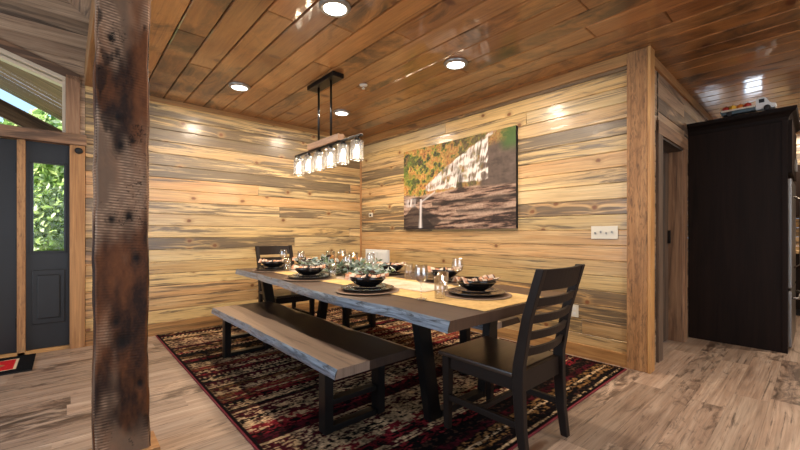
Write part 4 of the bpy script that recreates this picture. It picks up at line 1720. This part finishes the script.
# foreground ledges
for (u0, v0, sl, th, dk) in ((0.32, 0.70, -0.03, 0.03, 0.85), (0.55, 0.80, 0.02, 0.022, 0.7), (0.3, 0.9, 0.03, 0.018, 0.6)):
    dd = V_ - (v0 + sl * (U_ - u0) + 0.02 * (n1 - 0.5))
    mm = np.exp(-(dd / th) ** 2) * (U_ > u0 - 0.02 * n3)
    C = C + (linf((30, 22, 20)) - C) * (mm * dk)[..., None]
# left dark gully + small cascades
gul = sm(0.02, 0.0, np.abs(U_ - 0.12) * 1.2 - (V_ - 0.70) * 0.9) * (V_ > 0.66) * sm(0.42, 0.36, U_)
C = C + (linf((38, 30, 28)) - C) * (gul * 0.8)[..., None]
gul2 = sm(0.0, 0.03, V_ - (0.70 + 0.9 * (U_ - 0.2))) * (U_ > 0.2) * sm(0.5, 0.42, U_) * sm(0.0, 0.03, 1.12 - V_ - 0 * U_ - (U_ - 0.2))
C = C + (linf((34, 28, 28)) - C) * (gul2 * 0.8)[..., None]
cas = np.exp(-((U_ - 0.19 + 0.02 * (V_ - 0.8)) / (0.010 + 0.05 * np.clip(V_ - 0.86, 0, 1))) ** 2) * (V_ > 0.63) * (V_ < 0.985)
cas2 = np.exp(-((U_ - 0.08) / 0.05) ** 2) * sm(0.60, 0.63, V_) * sm(0.73, 0.70, V_)
cas3 = np.exp(-((V_ - (0.66 - 0.75 * (U_ - 0.20))) / 0.012) ** 2) * (U_ > 0.2) * (U_ < 0.34)
C = C + (linf((216, 208, 204)) - C) * np.clip(cas + cas2 * 0.9 * sm(0.3, 0.5, strk) + cas3 * 0.6, 0, 1)[..., None]
cv = thing('canvas_picture', 'large unframed canvas print of a waterfall in an autumn forest on the wall', 'picture')
xx = PX0 + (PX1 - PX0) * U_
zz_ = PZ1 + (PZ0 - PZ1) * V_
me = grid_mesh('print', xx, np.full_like(xx, -0.0425), zz_, np.clip(C, 0.002, 1), smooth=False, flip=True)
link(me, 'print', M['canvas'], cv)
box('stretcher_frame', (PX0, -0.042, PZ0), (PX1, -0.002, PZ1), M['rubber'], cv, ch=0.001)

# four-gang switch plate
sp_ = thing('switch_plate', 'ivory four-switch wall plate near the corner post', 'light switch')
g = GB()
g.box((3.615, -0.008, 1.105), (3.84, -0.0005, 1.222), ch=0.003)
g.obj('cover_plate', M['white_plastic'], sp_)
for k_ in range(4):
    zc = 1.158 if k_ % 2 == 0 else 1.168
    box('toggle', (3.647 + k_ * 0.0465, -0.02, zc - 0.010), (3.657 + k_ * 0.0465, -0.007, zc + 0.010), M['grey_ring'], sp_, ch=0.002)
ot = thing('wall_outlet', 'white outlet low on the wall behind the near chair', 'outlet')
box('cover_plate', (3.425, -0.007, 0.36), (3.50, -0.0005, 0.478), M['white_plastic'], ot)
for zc in (0.395, 0.443):
    box('socket', (3.447, -0.0095, zc - 0.015), (3.478, -0.006, zc + 0.015), M['white_paint'], ot)
th = thing('thermostat', 'small pale thermostat with a dark display on the wall beside the room corner', 'thermostat')
box('housing', (0.235, -0.018, 1.42), (0.32, -0.0005, 1.485), M['white_plastic'], th)
box('display', (0.255, -0.0195, 1.432), (0.30, -0.0175, 1.463), M['rubber'], th, ch=0)

# ================================================================== CEILING ITEMS
ring2 = lathe_mesh('trim_ring', [(0.078, 0), (0.107, 0), (0.108, -0.006), (0.098, -0.020), (0.082, -0.024), (0.078, -0.018)], 48)
diff = lathe_mesh('diffuser', [(0, -0.019), (0.05, -0.0195), (0.079, -0.017)], 40)
LN = ['at the far left of the dining ceiling', 'near the room corner, behind the hanging light', 'at the top edge of the view', 'above the right wall near the picture',
      'above the tall dark cabinet', '', '', 'deep in the kitchen']
for i, (lx, ly) in enumerate(DOWNLIGHTS + HALL_LIGHTS):
    lab = 'round flush ceiling light ' + (LN[i] if LN[i] else ('behind the viewer' if i == 5 else 'over the middle of the kitchen'))
    t_ = thing('ceiling_light', lab, 'ceiling light', (lx, ly, CEIL - 0.0005), 0, 'round flush ceiling lights')
    for me, nm, mt in ((ring2, 'trim_ring', M['grey_ring']), (diff, 'diffuser', M['lampglow'])):
        if not me.materials:
            me.materials.append(mt)
        o = bpy.data.objects.new(nm, me)
        COL.objects.link(o)
        o.parent = t_
spk = thing('sprinkler_head', 'small white sprinkler head on the ceiling beside the hanging light', 'sprinkler', (1.86, -1.31, CEIL - 0.0005))
link(lathe_mesh('escutcheon', [(0, 0), (0.042, 0), (0.04, -0.008), (0.018, -0.014), (0, -0.014)], 24), 'escutcheon', M['white_paint'], spk)
link(lathe_mesh('nozzle', [(0, -0.014), (0.008, -0.014), (0.008, -0.035), (0.018, -0.038), (0.018, -0.041), (0, -0.041)], 16), 'nozzle', M['white_paint'], spk)

# linear chandelier
CH = thing('linear_chandelier', 'black and wood hanging lamp with six clear glass jar shades', 'chandelier', (1.695, -1.67, 0))
box('canopy', (-0.255, -0.06, CEIL - 0.045), (0.255, 0.06, CEIL - 0.0005), M['steel_black'], CH)
BZ = 2.025
for sx in (-0.12, 0.12):
    link(tube_mesh('rod', [(sx, 0, BZ + 0.07), (sx, 0, CEIL - 0.044)], 0.011, 12), 'rod', M['steel_black'], CH)
box('wood_beam', (-0.30, -0.035, BZ + 0.012), (0.30, 0.035, BZ + 0.075), M['brown_timber'], CH)
box('crossbar', (-0.63, -0.018, BZ - 0.008), (0.63, 0.018, BZ + 0.012), M['steel_black'], CH)
jar_me = lathe_mesh('glass_jar', [(0.034, 0.0), (0.056, -0.008), (0.058, -0.018), (0.058, -0.172), (0.055, -0.178), (0.0565, -0.170), (0.0562, -0.02), (0.054, -0.011), (0.033, -0.003)], 28)
cap_me = lathe_mesh('socket_cap', [(0, 0.03), (0.018, 0.03), (0.02, 0.02), (0.034, 0.005), (0.036, -0.008), (0.02, -0.01), (0.016, -0.04), (0, -0.04)], 24)
bulb_me = lathe_mesh('bulb', [(0, -0.035), (0.012, -0.042), (0.013, -0.055), (0.019, -0.08), (0.020, -0.105), (0.013, -0.125), (0, -0.132)], 20)
for q in range(6):
    jx = -0.56 + q * 0.224
    lampo = bpy.data.objects.new('lamp_unit', None)
    o = link(jar_me.copy() if False else jar_me, 'glass_jar', [] , CH)
    if not jar_me.materials:
        jar_me.materials.append(M['jar'])
    o.location = (jx, 0, BZ - 0.035)
    bpy.data.objects.remove(lampo)
    for me, nm, mt in ((cap_me, 'socket_cap', M['steel_black']), (bulb_me, 'bulb', M['bulb'])):
        if not me.materials:
            me.materials.append(mt)
        p = bpy.data.objects.new(nm, me)
        COL.objects.link(p)
        p.parent = o
    L_ = lamp('bulb_glow', 'POINT', (1.695 + jx, -1.67, BZ - 0.035 - 0.20), 2.2, (1.0, 0.80, 0.56), 0.03)

# ================================================================== KITCHEN
cab = thing('tall_cabinet', 'tall dark espresso refrigerator cabinet standing against the hallway wall', 'cabinet', (0, 0, 0))
box('side_panel', (4.043, 1.555, 0.0), (4.812, 1.58, 2.26), M['cabinet'], cab, ch=0.002, axis=2)
box('side_panel', (4.043, 2.52, 0.0), (4.812, 2.545, 2.26), M['cabinet'], cab, ch=0.002, axis=2)
box('corner_stile', (4.775, 1.549, 0.0), (4.814, 1.556, 2.26), M['cabinet'], cab, ch=0.001)
box('upper_carcass', (4.043, 1.58, 1.72), (4.805, 2.52, 2.26), M['cabinet'], cab)
for k_ in (0, 1):
    dr = box('door', (4.805, 1.575 + k_ * 0.475, 1.74), (4.842, 2.04 + k_ * 0.475, 2.25), M['cabinet'], cab)
    box('handle', (4.842, 2.0 + k_ * 0.08, 1.80), (4.862, 2.012 + k_ * 0.08, 1.92), M['stainless'], dr)
# crown moulding: flaring profile along three sides
bm = bmesh.new()
prof = [(0.0, 2.235), (0.006, 2.25), (0.010, 2.275), (0.030, 2.305), (0.058, 2.325), (0.065, 2.345), (0.065, 2.36)]
rings = []
for off, zz in prof:
    x0, x1, y0, y1 = 4.043, 4.812 + off, 1.555 - off, 2.545 + off
    rings.append([bm.verts.new(p) for p in ((x0, y0, zz), (x1, y0, zz), (x1, y1, zz), (x0, y1, zz))])
for a, b in zip(rings[:-1], rings[1:]):
    for q in range(4):
        bm.faces.new((a[q], a[(q + 1) % 4], b[(q + 1) % 4], b[q]))
bm.faces.new(rings[-1])
bm.faces.new(rings[0][::-1])
bmesh.ops.recalc_face_normals(bm, faces=bm.faces[:])
g = GB()
g.add_bm(bm, axis=0)
g.obj('crown_moulding', M['cabinet'], cab)

fr = thing('refrigerator', 'stainless refrigerator set into the tall dark cabinet', 'refrigerator', (0, 0, 0))
box('body', (4.07, 1.60, 0.02), (4.77, 2.50, 1.70), M['steel_black'], fr)
for k_ in (0, 1):
    dr = box('door', (4.775, 1.605 + k_ * 0.45, 0.62), (4.838, 2.045 + k_ * 0.45, 1.69), M['stainless'], fr, ch=0.008)
    hy = 2.0 + k_ * 0.09
    link(tube_mesh('handle', [(4.838, hy, 0.80), (4.888, hy, 0.84), (4.888, hy, 1.50), (4.838, hy, 1.54)], 0.011), 'handle', M['stainless'], dr)
dr = box('freezer_drawer', (4.775, 1.605, 0.05), (4.838, 2.495, 0.60), M['stainless'], fr, ch=0.008)
link(tube_mesh('handle', [(4.838, 1.70, 0.52), (4.883, 1.72, 0.52), (4.883, 2.38, 0.52), (4.838, 2.40, 0.52)], 0.011), 'handle', M['stainless'], dr)

# base + upper cabinets on the kitchen back wall
kb = thing('base_cabinet', 'dark kitchen base cabinet against the back wall beyond the refrigerator', 'cabinet')
box('body', (4.15, 4.02, 0.10), (6.2, 4.595, 0.875), M['cabinet'], kb)
box('toe_kick', (4.15, 4.08, 0.0), (6.2, 4.56, 0.10), M['rubber'], kb)
for k_ in range(4):
    dr = box('door', (4.17 + k_ * 0.51, 4.0, 0.12), (4.66 + k_ * 0.51, 4.022, 0.66), M['cabinet'], kb)
    box('handle', (4.20 + k_ * 0.51, 3.975, 0.52), (4.215 + k_ * 0.51, 4.0, 0.64), M['stainless'], dr)
    dw = box('drawer', (4.17 + k_ * 0.51, 4.0, 0.68), (4.66 + k_ * 0.51, 4.022, 0.86), M['cabinet'], kb)
    box('handle', (4.36 + k_ * 0.51, 3.975, 0.76), (4.48 + k_ * 0.51, 4.0, 0.775), M['stainless'], dw)
ct = box('countertop', (4.13, 3.97, 0.8755), (6.25, 4.598, 0.915), M['counter'], ch=0.004)
tag(ct, 'tan stone countertop on the dark base cabinet', 'countertop')
ku = thing('wall_cabinet', 'dark upper kitchen cabinet hung on the back wall', 'cabinet')
box('body', (4.72, 4.27, 1.40), (6.76, 4.595, 2.15), M['cabinet'], ku)
for k_ in range(4):
    dr = box('door', (4.74 + k_ * 0.51, 4.25, 1.41), (5.23 + k_ * 0.51, 4.272, 2.14), M['cabinet'], ku)
    box('handle', (5.19 + k_ * 0.51, 4.225, 1.46), (5.205 + k_ * 0.51, 4.25, 1.56), M['stainless'], dr)

# vintage toy truck with pumpkins on top of the cabinet
CT = 2.3605
tk = thing('toy_truck', 'small vintage toy pickup truck with a white cab on top of the tall cabinet', 'toy truck', (4.53, 1.552, CT))
tk.scale = (1.25, 1.1, 1.4)
red_m = plain('toy_teal_paint', (44, 62, 66), 0.35)
g = GB()
g.box((-0.16, -0.045, 0.018), (0.05, 0.045, 0.042), ch=0.004)
g.box((-0.165, -0.05, 0.03), (-0.155, 0.05, 0.05), ch=0.002)
g.obj('truck_bed', red_m, tk)
g = GB()
for s in (-1, 1):
    g.box((-0.16, s * 0.048 - 0.003, 0.040), (0.045, s * 0.048 + 0.003, 0.052), ch=0.001)
g.obj('bed_rail', M['vinyl'], tk)
bm = bmesh.new()
pf = [(0.05, 0.018), (0.165, 0.018), (0.165, 0.045), (0.135, 0.052), (0.105, 0.098), (0.06, 0.100), (0.05, 0.09)]
fa = bm.faces.new([bm.verts.new((a, -0.042, b)) for a, b in pf])
r = bmesh.ops.extrude_face_region(bm, geom=[fa])
for v in [e for e in r['geom'] if isinstance(e, bmesh.types.BMVert)]:
    v.co.y += 0.084
bmesh.ops.recalc_face_normals(bm, faces=bm.faces[:])
bmesh.ops.bevel(bm, geom=bm.edges[:], offset=0.004, segments=2, affect='EDGES')
g = GB()
g.add_bm(bm)
cabm = g.obj('cab', M['white_paint'], tk)
box('cab_window', (0.068, -0.0435, 0.062), (0.1, -0.0415, 0.088), M['rubber'], cabm, ch=0)
for wx_ in (-0.11, 0.115):
    for s in (-1, 1):
        o = link(lathe_mesh('wheel', [(0, 0.008), (0.012, 0.009), (0.018, 0.006), (0.02, 0), (0.018, -0.006), (0, -0.008)], 20), 'wheel', M['rubber'], tk)
        o.location = (wx_, s * 0.05, 0.0205)
        o.rotation_euler = (PI / 2, 0, 0)
pump_me = lathe_mesh('pumpkin', [(0, 0.0), (0.012, 0.0), (0.022, 0.008), (0.025, 0.018), (0.021, 0.029), (0.010, 0.034), (0, 0.031)], 20)
for v in pump_me.vertices:
    a = math.atan2(v.co.y, v.co.x)
    k_ = 1 - 0.08 * abs(math.sin(a * 4))
    v.co.x *= k_
    v.co.y *= k_
stem_me = tube_mesh('stem', [(0, 0, 0.030), (0.002, 0, 0.040)], 0.003, 6)
stem_me.materials.append(M['bark'])
pc = [plain('pumpkin_orange', (222, 120, 30), 0.5), plain('pumpkin_red', (176, 44, 26), 0.5), plain('pumpkin_yellow', (232, 180, 60), 0.5)]
for q, (dx, dy, c_, cn) in enumerate(((-0.135, 0.0, 1, 'leftmost red'), (-0.09, -0.015, 2, 'yellow, right of the leftmost red'), (-0.045, 0.0, 0, 'orange, between the yellow and the right red'), (0.0, -0.01, 1, 'right red, against the white cab'))):
    mm_ = pump_me.copy()
    mm_.materials.append(pc[c_])
    o = bpy.data.objects.new('pumpkin', mm_)
    COL.objects.link(o)
    o.location = (4.53 + dx * 1.25, 1.552 + dy, CT + 0.0595)
    o.scale = (1.25, 1.4, 1.7)
    tag(o, 'tiny pumpkin in the toy truck bed, ' + cn, 'pumpkin', 'tiny pumpkins in the toy truck')
    s_o = bpy.data.objects.new('stem', stem_me)
    COL.objects.link(s_o)
    s_o.parent = o
